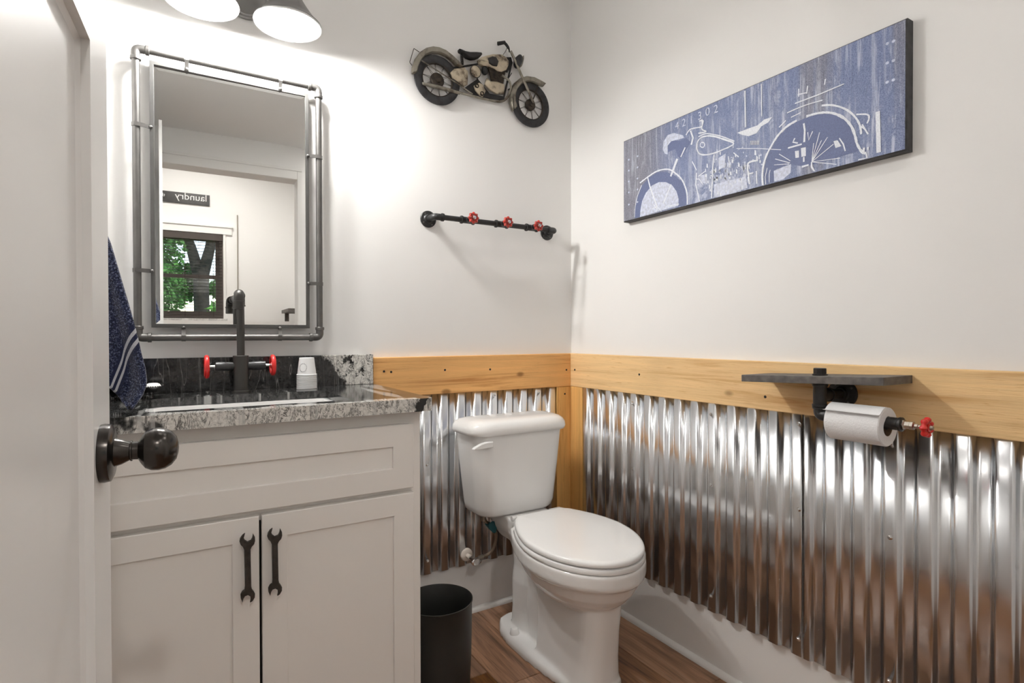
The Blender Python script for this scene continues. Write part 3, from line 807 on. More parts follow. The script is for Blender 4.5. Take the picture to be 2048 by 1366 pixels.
# soap dish: rectangular, beaded rim, little feet
sd = thing('soap_dish', 'black footed soap dish with a beaded rim behind the towel', 'soap dish', (-0.11, 1.79, CT1))
mb = MB(); rings = []
def orr(a, z): return [(p[0], p[1], z) for p in rrect(-0.180 - a, -0.048 + a, 1.735 - a, 1.835 + a, 0.02 + max(0, a), 6)]
mb.rings([orr(-0.028, 0.9165), orr(-0.012, 0.9185), orr(0.002, 0.9305), orr(0.004, 0.933), orr(0.0, 0.9335), orr(-0.014, 0.9225), orr(-0.03, 0.9205)])
mb.build('tray', M_DISH, sd, smooth=40)
mb = MB(); rim = rrect(-0.182, -0.046, 1.733, 1.837, 0.022, 3)
for i in range(len(rim)):
    p, q = Vector(rim[i]), Vector(rim[(i + 1) % len(rim)]); nn = max(1, int((q - p).length / 0.005))
    for k in range(nn):
        c = p.lerp(q, k / nn); mb.lathe([(0.0004, -0.0021), (0.0018, -0.001), (0.0022, 0.0004), (0.0014, 0.0018), (0.0002, 0.0022)], (c.x, c.y, 0.9335), (0, 0, 1), 7)
bd = mb.build('beaded_rim', M_DISH, sd)
for fx in (-0.155, -0.073):
    for fy in (1.757, 1.813):
        mb = MB(); mb.lathe([(0.004, -0.0058), (0.0045, -0.003), (0.003, 0.004), (0.006, 0.012)], (fx, fy, CT1), (0, 0, 1), 12)
        mb.build('foot', M_DISH, sd)
sd.location = (sd.location[0] + 0.017, sd.location[1] - 0.012, sd.location[2] + 0.006)
def soap(x, y, lab):
    mb = MB(); rings = []
    for k in range(9):
        t = -PI / 2 + PI * k / 8
        rings.append([(p[0], p[1], 0.9368 + 0.0105 * math.sin(t)) for p in [(x + 0.0185 * max(0.02, math.cos(t)) ** 0.6 * math.cos(a), y + 0.026 * max(0.02, math.cos(t)) ** 0.6 * math.sin(a)) for a in [2 * PI * j / 24 for j in range(24)]]])
    mb.rings(rings)
    tag(mb.build('soap_bar', M_SOAP, None, smooth=60), lab, 'soap', 'soaps in the black dish')
soap(-0.052, 1.770, 'small white soap in the black dish, right of the towel')
soap(-0.133, 1.772, 'small white soap in the black dish, left of the towel')

# ------------------------------------------------------------------ mirror
PY = 1.888
mi = thing('mirror', 'rectangular mirror in a grey steel pipe frame over the faucet', 'mirror', (0.1575, YW, 1.47))
ix0, ix1, iz0, iz1 = -0.0585, 0.3745, 1.0975, 1.8575
bw = 0.0105
mb = MB()
def fr(a, y): return [(ix0 + a, y, iz0 + a), (ix1 - a, y, iz0 + a), (ix1 - a, y, iz1 - a), (ix0 + a, y, iz1 - a)]
mb.rings([fr(0, 1.910), fr(0, 1.889), fr(bw, 1.889), fr(bw, 1.910), fr(0, 1.910)], 0, (False, False))
mb.build('inner_frame', M_FRAME, mi, smooth=0, bevel=0.0006)
MB().box(ix0 + .004, ix1 - .004, 1.903, 1.9075, iz0 + .004, iz1 - .004).build('back_board', M_BLACK, mi, smooth=0)
mb = MB(); gx0, gx1, gz0, gz1 = ix0 + bw - .001, ix1 - bw + .001, iz0 + bw - .001, iz1 - bw + .001
TL = math.radians(0.7); gcx = (gx0 + gx1) / 2
def gp(x, z, d): return (x, 1.8945 + d - (x - gcx) * math.tan(TL), z)
def gq(a, d): return [gp(gx0 + a, gz0 + a, d), gp(gx1 - a, gz0 + a, d), gp(gx1 - a, gz1 - a, d), gp(gx0 + a, gz1 - a, d)]
mb.rings([gq(0, 0.0035), gq(0, 0.0004), gq(0.012, 0.0), ], 0)
mb.build('mirror_glass', M_MIRROR, mi, smooth=0)
px0, px1, pz0, pz1, pr = -0.0905, 0.4055, 1.0685, 1.8815, 0.0098
def coll(mb, c, ax, r=0.0140, L=0.010): mb.lathe([(pr, -L / 2), (r - .001, -L / 2), (r, -L / 2 + .0015), (r, L / 2 - .0015), (r - .001, L / 2), (pr, L / 2)], c, ax, 22)
for a, b in (((px0, pz0), (px0, pz1)), ((px1, pz0), (px1, pz1)), ((px0, pz0), (px1, pz0)), ((px0, pz1), (px1, pz1))):
    A, B = Vector((a[0], PY, a[1])), Vector((b[0], PY, b[1])); d = (B - A).normalized()
    MB().tube([A + d * 0.020, B - d * 0.020], pr, 20).build('frame_pipe', M_PIPE, mi)
for cx, cz, sx, sz in ((px0, pz0, 1, 1), (px1, pz0, -1, 1), (px0, pz1, 1, -1), (px1, pz1, -1, -1)):
    mb = MB(); mb.tube(fillet([(cx + sx * 0.028, PY, cz), (cx, PY, cz), (cx, PY, cz + sz * 0.028)], 0.024, 8), 0.0118, 20)
    coll(mb, (cx + sx * 0.028, PY, cz), (1, 0, 0)); coll(mb, (cx, PY, cz + sz * 0.028), (0, 0, 1))
    mb.build('pipe_elbow', M_PIPE, mi)
def strap(x, z, side):
    mb = MB(); w_ = 0.0055
    # strip wraps round the pipe and reaches the inner bar, ending in a rivet
    prof = []
    for k in range(9):
        t = PI * 0.5 + PI * k / 8
        prof.append((math.cos(t) * 0.0113, math.sin(t) * 0.0113))     # along reach axis, depth
    reach = 0.034 if side in 'lr' else 0.0285
    top = [(reach, -0.0045 - 0.0113 + 0.0095)] 
    line = [(reach + 0.004, -0.0005), (reach - 0.004, -0.0008), (0.006, -0.0113)] + [(-0.0113 * math.sin(PI * k / 6), -0.0113 * math.cos(PI * k / 6)) for k in range(1, 6)] + [(0.004, 0.0113)]
    def P(u, d, t):
        if side == 'l': return (x + u, PY + d, z + t)
        if side == 'r': return (x - u, PY + d, z + t)
        if side == 't': return (x + t, PY + d, z - u)
        return (x + t, PY + d, z + u)
    rings = []
    for u, d in line: rings.append([P(u, d - .0007, -w_), P(u, d - .0007, w_), P(u, d + .0007, w_), P(u, d + .0007, -w_)])
    mb.rings(rings)
    c = P(reach + 0.0005, -0.0012, 0)
    mb.lathe([(0.0052, 0), (0.0048, 0.002), (0.003, 0.0038), (0.0003, 0.0045)], c, (0, -1, 0), 16)
    return mb.build('strap', M_PIPE, mi, smooth=35)
for z in (1.667, 1.258): strap(px0, z, 'l')
for z in (1.656, 1.243): strap(px1, z, 'r')
for x in (0.0335, 0.2885): strap(x, pz1, 't'); 
for x in (0.0205, 0.283): strap(x, pz0, 'b')

# ------------------------------------------------------------------ vanity light
vl = thing('vanity_light', 'grey two-lamp barn light over the mirror with lit bulbs', 'wall light', (0.19, YW, 2.125))
mb = MB(); mb.lathe([(0.064, 0.0005), (0.064, 0.006), (0.060, 0.010), (0.055, 0.011), (0.053, 0.016), (0.040, 0.021), (0.0001, 0.023)], (0.195, YW, 2.125), (0, -1, 0), 40)
mb.build('backplate', M_SHADEOUT, vl)
for lx in (0.0675, 0.2925):
    LYc = 1.762
    mb = MB(); sx = 1 if lx > .19 else -1
    mb.tube(fillet([(0.195 + sx * 0.018, YW - 0.018, 2.135), (0.195 + sx * 0.018, 1.86, 2.145), (lx, LYc, 2.165), (lx, LYc, 2.115)], 0.028, 8), 0.0062, 14)
    mb.build('arm', M_SHADEOUT, vl)
    mb = MB(); mb.lathe([(0.0062, 0.058), (0.022, 0.056), (0.026, 0.050), (0.026, 0.0), (0.023, -0.002), (0.0001, -0.002)], (lx, LYc, 2.066), (0, 0, 1), 30)
    mb.build('socket', M_SHADEOUT, vl)
    mb = MB()
    prof = [(0.0265, 0.088), (0.034, 0.086), (0.040, 0.078), (0.052, 0.058), (0.074, 0.026), (0.0905, 0.007), (0.0935, 0.006), (0.0950, 0.002), (0.0940, -0.002), (0.0905, -0.002),
            (0.0885, 0.003), (0.0865, 0.0065), (0.071, 0.024), (0.049, 0.056), (0.038, 0.074), (0.026, 0.080), (0.0265, 0.088)]
    mis = [0] * 7 + [1] * 10
    mb.lathe(prof, (lx, LYc, 1.994), (0, 0, 1), 48, cap=(False, False), mis=mis)
    mb.build('shade', [M_SHADEOUT, M_SHADEIN], vl, smooth=40)
    mb = MB()
    bp = [(0.012, 0.058), (0.0135, 0.046), (0.0155, 0.036)] + [(0.0305 * math.cos(t), 0.0305 * math.sin(t)) for t in [math.radians(a) for a in (50, 35, 18, 0, -18, -36, -54, -70, -82, -89.5)]]
    mb.lathe(bp, (lx, LYc, 2.000), (0, 0, 1), 28)
    mb.build('bulb', M_BULB, vl, smooth=60)

# ------------------------------------------------------------------ toilet
TX = 1.083
TKX = 1.077
SH = lambda x, y: x + 0.016 + (y - 1.42) * 0.07
to = thing('toilet', 'white elongated two-piece toilet against the back wall', 'toilet', (TX, 1.5, 0))
def egg(a, yc, lf, lb, b, n=26, cr=0.03, dx=0.0):
    """outline: elliptical nose towards -y, sides narrowing to half-width b at the back"""
    pts = []
    for k in range(n + 1):
        t = PI * k / n
        pts.append((TX + dx - a * math.cos(t), yc - lf * math.sin(t)))
    m_ = 8; side = []
    for k in range(1, m_ + 1):
        t = k / m_; side.append((a - (a - b) * t ** 1.8, yc + lb * t))
    # rounded back corners
    sd_ = [p for p in side if p[1] < yc + lb - cr]
    for k in range(6):
        t = PI / 2 * k / 5; sd_.append((b - cr + cr * math.cos(t), yc + lb - cr + cr * math.sin(t)))
    pts += [(TX + dx + p[0], p[1]) for p in sd_] + [(TX + dx - p[0], p[1]) for p in reversed(sd_)]
    return pts
def lift(pts, z): return [(p[0], p[1], z) for p in pts]
def liftS(pts, z): return [(SH(p[0], p[1]), p[1], z) for p in pts]
def scl(pts, s, cy, sx=None): return [(TX + (p[0] - TX) * (sx or s), cy + (p[1] - cy) * s) for p in pts]
def oval(hx, y0, y1, n=40, e=2.4):
    cy, hy = (y0 + y1) / 2, (y1 - y0) / 2; out = []
    for k in range(n):
        t = 2 * PI * k / n; c, s_ = math.cos(t), math.sin(t)
        out.append((TX + hx * math.copysign(abs(c) ** (2 / e), c), cy + hy * math.copysign(abs(s_) ** (2 / e), s_)))
    return out
mb = MB()
# bowl: rim band, then a round belly that tucks in to the pedestal
rim = egg(0.1880, 1.418, 0.265, 0.27, 0.105)
bowl = [liftS(scl(rim, 0.99, 1.4), 0.404), liftS(rim, 0.398), liftS(scl(rim, 1.0, 1.4), 0.368), liftS(scl(rim, 0.985, 1.4), 0.358), liftS(scl(rim, 0.955, 1.42, .94), 0.352)]
for s_, z, sx in ((0.925, 0.338, .90), (0.875, 0.314, .84), (0.80, 0.290, .75), (0.70, 0.268, .64), (0.58, 0.252, .50)):
    bowl.append(liftS(scl(rim, s_, 1.43, sx), z))
mb.rings(bowl)
# front pedestal
ped = []
for z, hx, y0, y1 in ((0.325, 0.076, 1.222, 1.545), (0.27, 0.072, 1.236, 1.535), (0.18, 0.070, 1.246, 1.53), (0.10, 0.072, 1.252, 1.53), (0.045, 0.076, 1.252, 1.53), (0.02, 0.082, 1.247, 1.535), (0.0, 0.085, 1.245, 1.535)):
    ped.append(lift(rrect(TX + .004 - hx, TX + .004 + hx, y0, y1, [hx * .8, hx * .8, .014, .014], 8), z))
mb.rings(ped)
# trapway between pedestal and rear column
for hx, y0, y1, z0, z1 in ((0.046, 1.44, 1.64, 0.0, 0.34),):
    mb.rings([lift(oval(hx, y0, y1, e=4), z) for z in (z0, z1 * 0.5, z1)])
col = []
for z, hx, y0, y1 in ((0.37, 0.085, 1.57, 1.76), (0.30, 0.062, 1.60, 1.745), (0.25, 0.058, 1.61, 1.74), (0.20, 0.066, 1.60, 1.742), (0.10, 0.064, 1.61, 1.742), (0.04, 0.068, 1.60, 1.745), (0.0, 0.072, 1.59, 1.75)):
    col.append([(p[0] + .012, p[1], p[2]) for p in lift(oval(hx, y0, y1, e=2.6), z)])
mb.rings(col)
# foot plate
fp = []
for z, g in ((0.0, 0.0), (0.016, 0.001), (0.026, -0.004), (0.032, -0.014)):
    pts = []
    for hx, y in ((0.040, 1.258), (0.068, 1.272), (0.086, 1.31), (0.102, 1.42), (0.112, 1.54), (0.112, 1.66), (0.102, 1.72), (0.078, 1.765), (0.040, 1.78)):
        pts.append((hx + g, y))
    pl = [(TX + .007 - a, b) for a, b in pts] + [(TX + .007 + a, b) for a, b in reversed(pts)]
    fp.append(lift([(p[0], p[1] + (g if p[1] < 1.3 else -g if p[1] > 1.75 else 0)) for p in pl], z))
mb.rings(fp)
# rear deck that carries the tank
dk = []
for z, hx, y0, y1 in ((0.330, 0.070, 1.60, 1.82), (0.365, 0.086, 1.58, 1.862), (0.385, 0.092, 1.57, 1.868), (0.418, 0.093, 1.575, 1.868), (0.4225, 0.088, 1.58, 1.864)):
    dk.append([(p[0] + 0.019, p[1], p[2]) for p in lift(oval(hx, y0, y1, e=6), z)])
mb.rings(dk)
bw_ = mb.build('bowl', M_PORC, to, smooth=180)
rm = bw_.modifiers.new('fuse', 'REMESH'); rm.mode = 'VOXEL'; rm.voxel_size = 0.0042; rm.use_smooth_shade = True
sm = bw_.modifiers.new('glaze', 'SMOOTH'); sm.factor = 0.5; sm.iterations = 4
mb = MB()
st_o = egg(0.1875, 1.418, 0.263, 0.235, 0.112); st_i = scl(st_o, 0.66, 1.40)
mb.rings([liftS(scl(st_o, 0.965, 1.4), 0.4035), liftS(scl(st_o, 0.995, 1.4), 0.407), liftS(st_o, 0.4135), liftS(scl(st_o, 0.99, 1.4), 0.420), liftS(scl(st_o, 0.96, 1.4), 0.4225),
          liftS(st_i, 0.4225), liftS(st_i, 0.4035), liftS(scl(st_o, 0.965, 1.4), 0.4035)], 0, (False, False))
mb.build('seat_ring', M_SEAT, to, smooth=50)
mb = MB()
ld = egg(0.1850, 1.418, 0.260, 0.243, 0.100, cr=0.012)
mb.rings([liftS(scl(ld, 0.97, 1.42), 0.4245), liftS(scl(ld, 0.995, 1.42), 0.4265), liftS(ld, 0.4315), liftS(scl(ld, 0.992, 1.42), 0.4375), liftS(scl(ld, 0.975, 1.42), 0.4410), liftS(scl(ld, 0.93, 1.42), 0.4425), liftS(scl(ld, 0.5, 1.42), 0.4430)])
mb.build('seat_lid', M_SEAT, to, smooth=50)
for sx in (-0.082, 0.082):
    mb = MB(); mb.tube([(TX + .030 + sx - 0.022, 1.672, 0.427), (TX + .030 + sx + 0.022, 1.672, 0.427)], 0.009, 14)
    mb.build('seat_hinge', M_SEAT, to)
mb = MB(); rings = []
for z, hx, y0, y1, rf in ((0.4225, 0.130, 1.735, 1.858, .05), (0.426, 0.150, 1.718, 1.868, .06), (0.436, 0.160, 1.709, 1.873, .065), (0.456, 0.165, 1.704, 1.876, .065), (0.60, 0.1805, 1.698, 1.880, .065), (0.726, 0.193, 1.694, 1.882, .065)):
    rings.append(lift(rrect(TKX - hx, TKX + hx, y0, y1, [rf, rf, .03, .03], 8), z))
mb.rings(rings); mb.build('tank', M_PORC, to, smooth=50)
mb = MB(); rings = []
for z, g in ((0.7205, -0.006), (0.722, 0.0), (0.733, 0.0035), (0.748, 0.001), (0.760, -0.006), (0.7685, -0.018), (0.7735, -0.034), (0.7755, -0.06)):
    rings.append(lift(rrect(TKX - 0.2065 - g, TKX + 0.2065 + g, 1.684 - g, 1.886 + min(g, 0), [0.07 + g * .5, 0.07 + g * .5, .035, .035], 9), z))
mb.rings(rings); mb.build('tank_lid', M_PORC, to, smooth=60)
mb = MB()
f = lambda a, b, d: (a, 1.696 - d, b)
mb.prism([(0.862, 0.6855), (0.868, 0.691), (0.892, 0.701), (0.915, 0.7055), (0.940, 0.7050), (0.941, 0.6845), (0.915, 0.6835), (0.885, 0.6815), (0.868, 0.6825)], 0.006, 0.015, f, 0, 0.003, 0.003)
mb.tube([(0.925, 1.700, 0.695), (0.925, 1.686, 0.695)], 0.008, 14)
mb.build('flush_lever', M_SEAT, to, smooth=35)
for sx in (-1, 1):
    mb = MB(); mb.lathe([(0.0165, 0), (0.0165, 0.004), (0.0135, 0.017), (0.011, 0.0205), (0.0001, 0.0215)], (TX + .007 + sx * 0.0835, 1.650, 0.0305), (0, 0, 1), 24)
    mb.build('bolt_cap', M_PORC, to, smooth=40)

# ------------------------------------------------------------------ shut-off valve and hose
sv = thing('water_supply_valve', 'shut-off valve with white collar and braided hose below the tank', 'valve', (0.940, YW, 0.235))
VXc, VZc = 0.946, 0.236
mb = MB(); mb.lathe([(0.0245, 0.018), (0.0245, 0.024), (0.022, 0.029), (0.016, 0.0325), (0.0095, 0.034), (0.0095, 0.0)], (VXc, YW, VZc), (0, -1, 0), 30)
mb.build('wall_collar', M_IVORY, sv)
mb = MB(); mb.lathe([(0.0085, 0), (0.0085, 0.055), (0.006, 0.056)], (VXc, YW - 0.001, VZc), (0, -1, 0), 18); mb.build('pipe_stub', M_IVORY, sv)
mb = MB(); mb.lathe([(0.0062, 0.053), (0.0075, 0.056), (0.0075, 0.060), (0.0060, 0.061), (0.0060, 0.076), (0.009, 0.078), (0.009, 0.094), (0.005, 0.096), (0.005, 0.102)], (VXc, YW, VZc), (0, -1, 0), 18)
mb.tube([(VXc, YW - 0.086, VZc), (VXc + 0.022, YW - 0.086, VZc + 0.004)], 0.0062, 14)
mb.build('valve_body', M_CHROME, sv)
mb = MB(); rings = []
c = Vector((VXc, YW - 0.104, VZc)); 
for h, s_ in ((-0.004, 0.7), (-0.003, 1.0), (0.002, 1.0), (0.004, 0.85), (0.0045, 0.3)):
    rings.append([(c.x + 0.021 * s_ * math.cos(2 * PI * k / 28), c.y - h, c.z + 0.0125 * s_ * math.sin(2 * PI * k / 28)) for k in range(28)])
mb.rings(rings); mb.build('oval_handle', M_CHROME, sv, smooth=40)
hp = fillet([(VXc + 0.020, YW - 0.086, VZc + 0.004), (VXc + 0.062, YW - 0.085, VZc + 0.008), (1.030, 1.835, 0.268), (1.040, 1.830, 0.318), (1.010, 1.82, 0.362), (0.974, 1.812, 0.388), (0.969, 1.81, 0.420)], 0.035, 7)
hs_ = MB().tube(hp, 0.0062, 14).build('hose', M_BRAID, sv)
mb = MB(); mb.lathe([(0.0075, 0.385 - 0.42), (0.0085, 0.388 - 0.42), (0.0085, -0.018), (0.0135, -0.017), (0.0150, -0.012), (0.0150, -0.001), (0.011, 0.0008)], (0.969, 1.81, 0.4225), (0, 0, 1), 16)
mb.build('coupling_nut', M_NICKEL, sv)
mb = MB(); mb.lathe([(0.0064, 0), (0.0080, 0.001), (0.0080, 0.018), (0.0064, 0.019)], (VXc + 0.020, YW - 0.086, VZc + 0.004), (1, 0.01, 0.15), 12); mb.build('coupling_nut', M_NICKEL, sv)
# folded paper tag wrapped on the hose
mb = MB()
mb.tube([(1.027, 1.826, 0.333), (1.006, 1.821, 0.356), (0.989, 1.815, 0.374)], [0.008, 0.0105, 0.009], 12)
tg = [(0.986, 0.374), (1.000, 0.384), (1.018, 0.380), (1.046, 0.360), (1.026, 0.354), (1.014, 0.340), (1.000, 0.344), (0.990, 0.358)]
mb.prism(tg, -0.0006, 0.0006, lambda a, b, d: (a, 1.800 + (a - 1.0) * 0.10 + d, b))
mb.build('paper_tag', M_TEAL, sv, smooth=0)['label'] = 'dark teal tag folded round the hose'

# ------------------------------------------------------------------ waste bin
mb = MB()
bx, by = 0.6685, 1.535
mb.lathe([(0.0001, 0.0), (0.082, 0.0), (0.090, 0.006), (0.0945, 0.03), (0.0985, 0.11), (0.1005, 0.20), (0.1015, 0.277), (0.1035, 0.279), (0.1038, 0.2825), (0.1015, 0.2835),
          (0.0995, 0.280), (0.0985, 0.20), (0.0965, 0.11), (0.0920, 0.03), (0.086, 0.010), (0.0001, 0.009)], (bx, by, 0.0005), (0, 0, 1), 56, cap=(False, False))
tag(mb.build('waste_bin', M_PLASTIC, None, smooth=50), 'round black plastic waste bin between vanity and toilet', 'waste bin')

# ------------------------------------------------------------------ towel on a wall hook
rows = [(1.405, -0.205, -0.170), (1.36, -0.215, -0.152), (1.31, -0.224, -0.133), (1.267, -0.230, -0.1172), (1.19, -0.238, -0.0983), (1.1166, -0.243, -0.0798), (1.07, -0.246, -0.0690),
        (1.03, -0.248, -0.0612), (1.005, -0.249, -0.0559), (0.978, -0.249, -0.0534), (0.965, -0.249, -0.0545), (0.9466, -0.249, -0.0607), (0.9300, -0.246, -0.0710), (0.914, -0.243, -0.0812)]
me = bpy.data.meshes.new('hand_towel'); vs, fs, uvs = [], [], []
NU, NV = 46, 90
def rowat(t):
    q = t * (len(rows) - 1); i = min(int(q), len(rows) - 2); f_ = q - i
    return [rows[i][k] * (1 - f_) + rows[i + 1][k] * f_ for k in range(3)]
def lower(x):
    # lower edge runs up to the left from the hanging corner
    return 0.914 + max(0, -0.0812 - x) * 1.45 if x > -0.125 else 0.914 + 0.0438 * 1.45 + (-0.125 - x) * 0.25
for j in range(NV + 1):
    z, xl, xr = rowat(j / NV)
    for i in range(NU + 1):
        u = i / NU; x = xl + (xr - xl) * u
        zz = max(z, lower(x))
        fold = 0.012 * math.sin(u * 11 + zz * 6) + 0.006 * math.sin(u * 23 + 1.0)
        y = 1.437 + fold * min(1, 0.35 + (1.42 - zz) * 2) + 0.010 * u
        vs.append((x, y, zz))
        # stripe coordinate: 0.626 and 0.664 on the two stripes, which run down to the left
        sv_ = (x + 0.0721) * -1.0
        line = 1.085 - (2.05 * sv_ + 12.0 * max(0, sv_ - 0.006) ** 2 * 1.6)
        uvs.append((u, 0.626 + (line - zz) / 0.029 * 0.038))
for j in range(NV):
    for i in range(NU):
        a = j * (NU + 1) + i
        q = (a, a + 1, a + NU + 2, a + NU + 1)
        if len({(round(vs[k][0], 5), round(vs[k][2], 5)) for k in q}) >= 3: fs.append(q)
me.from_pydata(vs, [], fs); me.materials.append(M_TOWEL)
ul = me.uv_layers.new(name='weave')
for lp in me.loops: ul.data[lp.index].uv = uvs[lp.vertex_index]
me.polygons.foreach_set('use_smooth', [True] * len(me.polygons))
tw = bpy.data.objects.new('hand_towel', me); COL.objects.link(tw)
so = tw.modifiers.new('pile', 'SOLIDIFY'); so.thickness = 0.008; so.offset = 0
tag(tw, 'navy terry hand towel with two white stripes beside the mirror', 'towel')
hk = thing('towel_hook', 'black wall hook holding the navy towel behind the door', 'hook', (XL, 1.44, 1.40))
mb = MB(); mb.lathe([(0.024, 0.0005), (0.024, 0.005), (0.012, 0.008), (0.0001, 0.009)], (XL, 1.44, 1.41), (1, 0, 0), 24); mb.build('hook_plate', M_BLACK, hk)
mb = MB(); mb.tube(fillet([(XL + .006, 1.44, 1.41), (XL + 0.085, 1.44, 1.40), (XL + 0.105, 1.44, 1.43)], 0.02, 6), 0.006, 12); mb.build('hook_arm', M_BLACK, hk)

# ------------------------------------------------------------------ pipe coat rack with valve knobs
cr = thing('coat_rack', 'dark iron pipe coat rack with three red valve knobs', 'coat rack', (1.07, YW, 1.503))
RZ, RY, rr_ = 1.5035, 1.866, 0.0098
def flange(mb, c, ax, r=0.031):
    mb.lathe([(r, 0.0004), (r, 0.004), (r - .002, 0.0058), (0.019, 0.0065), (0.0165, 0.009), (0.0150, 0.017), (0.0125, 0.0175), (0.0115, 0.0165)], c, ax, 32)
def fholes(parent, c, ax, r, rot=0.6):
    a = Vector(ax); u = Vector((0, 0, 1)); w_ = a.cross(u)
    for k in range(4):
        t = rot + PI / 2 * k; q = Vector(c) + a * 0.0055 + (u * math.cos(t) + w_ * math.sin(t)) * r
        MB().lathe([(0.0036, -0.002), (0.0036, 0.0008), (0.002, 0.0014)], q, ax, 10).build('screw', M_PIPE, parent)
for x in (0.803, 1.3365):
    mb = MB(); flange(mb, (x, YW, RZ), (0, -1, 0)); fl = mb.build('flange', M_PIPED, cr); fholes(fl, (x, YW, RZ), (0, -1, 0), 0.0235)
for x, sg in ((0.803, 1), (1.3365, -1)):
    mb = MB(); mb.tube(fillet([(x, YW - 0.014, RZ), (x, RY, RZ), (x + sg * 0.030, RY, RZ)], 0.026, 8), 0.0122, 20)
    mb.lathe([(rr_, -0.004), (0.0145, -0.004), (0.0150, 0), (0.0145, 0.004), (rr_, 0.004)], (x + sg * 0.032, RY, RZ), (1, 0, 0), 22)
    mb.build('pipe_elbow', M_PIPED, cr)
KX = (0.936, 1.083, 1.222)
xs = [0.833] + list(KX) + [1.306]
for i in range(4):
    MB().tube([(xs[i] + (0.002 if i == 0 else 0.018), RY, RZ), (xs[i + 1] - (0.018 if i < 3 else -0.002), RY, RZ)], rr_, 18).build('pipe', M_PIPED, cr)
for kx in KX:
    mb = MB(); mb.tube([(kx - 0.024, RY, RZ), (kx + 0.024, RY, RZ)], 0.0122, 20)
    for s_ in (-1, 1): mb.lathe([(0.0122, -0.0035), (0.0148, -0.003), (0.0150, 0), (0.0148, 0.003), (0.0122, 0.0035)], (kx + s_ * 0.024, RY, RZ), (1, 0, 0), 22)
    mb.tube([(kx, RY, RZ), (kx, RY - 0.024, RZ)], 0.0115, 18)
    mb.lathe([(0.0085, 0.020), (0.0085, 0.030), (0.005, 0.031), (0.005, 0.046)], (kx, RY, RZ), (0, -1, 0), 6)
    te = mb.build('tee_fitting', M_PIPED, cr)
    kn = spoke_wheel('valve_knob', (kx, RY - 0.050, RZ), (0, -1, 0), 0.0205, 0.012, M_REDW, cr, 0.0052, 5, lobes=8); kn['label'] = 'red lobed valve wheel'
    mb = MB(); mb.lathe([(0.0068, 0), (0.0072, 0.003), (0.0065, 0.006), (0.0048, 0.0075), (0.0046, 0.0105), (0.0001, 0.0112)], (kx, RY - 0.054, RZ), (0, -1, 0), 14)
    mb.build('centre_nut', M_CHROME, kn)

# ------------------------------------------------------------------ paper holder with shelf
ph = thing('paper_holder', 'black pipe paper holder with a dark wooden shelf on the right wall', 'paper holder', (FX, 0.77, 0.924))
HX, HY = 1.352, 0.775
mb = MB(); flange(mb, (FX, HY - 0.007, 0.924), (-1, 0, 0), 0.036); fl = mb.build('flange', M_BLACK, ph); fholes(fl, (FX, HY - 0.007, 0.924), (-1, 0, 0), 0.0275)
MB().tube([(FX - 0.012, HY - 0.007, 0.924), (HX + 0.010, HY, 0.924)], 0.0125, 20).build('pipe', M_BLACK, ph)
mb = MB(); mb.tube([(HX, HY, 0.898), (HX, HY, 0.951)], 0.0152, 24); mb.tube([(HX, HY, 0.924), (HX + 0.032, HY - 0.003, 0.924)], 0.0150, 20)
for c, ax in (((HX, HY, 0.899), (0, 0, 1)), ((HX, HY, 0.949), (0, 0, 1)), ((HX + 0.032, HY - .003, 0.924), (1, 0, 0))):
    mb.lathe([(0.0145, -0.003), (0.0176, -0.0025), (0.0176, 0.0025), (0.0145, 0.003)], c, ax, 24)
mb.build('tee_fitting', M_BLACK, ph)
# bottom elbow and arm carrying the roll
AZ = 0.876
mb = MB(); mb.tube([(HX, HY, 0.905), (HX, HY, 0.890)], 0.0120, 20)
mb.tube(fillet([(HX, HY, 0.896), (HX, HY, AZ), (HX, HY - 0.030, AZ)], 0.020, 8), 0.0142, 20)
mb.lathe([(0.0142, -0.003), (0.0170, -0.002), (0.0170, 0.002), (0.0142, 0.003)], (HX, HY, 0.893), (0, 0, 1), 22)
mb.build('pipe_elbow', M_BLACK, ph)
MB().tube([(HX, HY - 0.026, AZ), (HX, 0.612, AZ)], 0.0106, 18).build('roll_arm', M_BLACK, ph)
mb = MB(); mb.lathe([(0.0106, -0.004), (0.0150, -0.003), (0.0156, 0.0), (0.0138, 0.004), (0.0138, 0.022), (0.0156, 0.025), (0.0156, 0.030), (0.012, 0.031)], (HX, 0.624, AZ), (0, -1, 0), 26)
mb.build('end_coupling', M_BLACK, ph)
mb = MB(); mb.lathe([(0.0110, 0.0), (0.0118, 0.004), (0.0085, 0.006), (0.0085, 0.015), (0.0095, 0.016), (0.0095, 0.022), (0.0052, 0.024), (0.0052, 0.030), (0.0036, 0.031), (0.0036, 0.052)], (HX, 0.594, AZ), (0, -1, 0), 6)
mb.build('valve_stem', M_NICKEL, ph)['label'] = 'nickel valve stem'
kn = spoke_wheel('valve_wheel', (HX, 0.548, AZ), (0, -1, 0), 0.0205, 0.012, M_RED, ph, 0.0055, 5, lobes=7); kn['label'] = 'red lobed valve wheel'
MB().lathe([(0.005, -0.002), (0.005, 0.004), (0.0035, 0.008), (0.0001, 0.0085)], (HX, 0.544, AZ), (0, -1, 0), 12).build('centre_nut', M_NICKEL, kn)
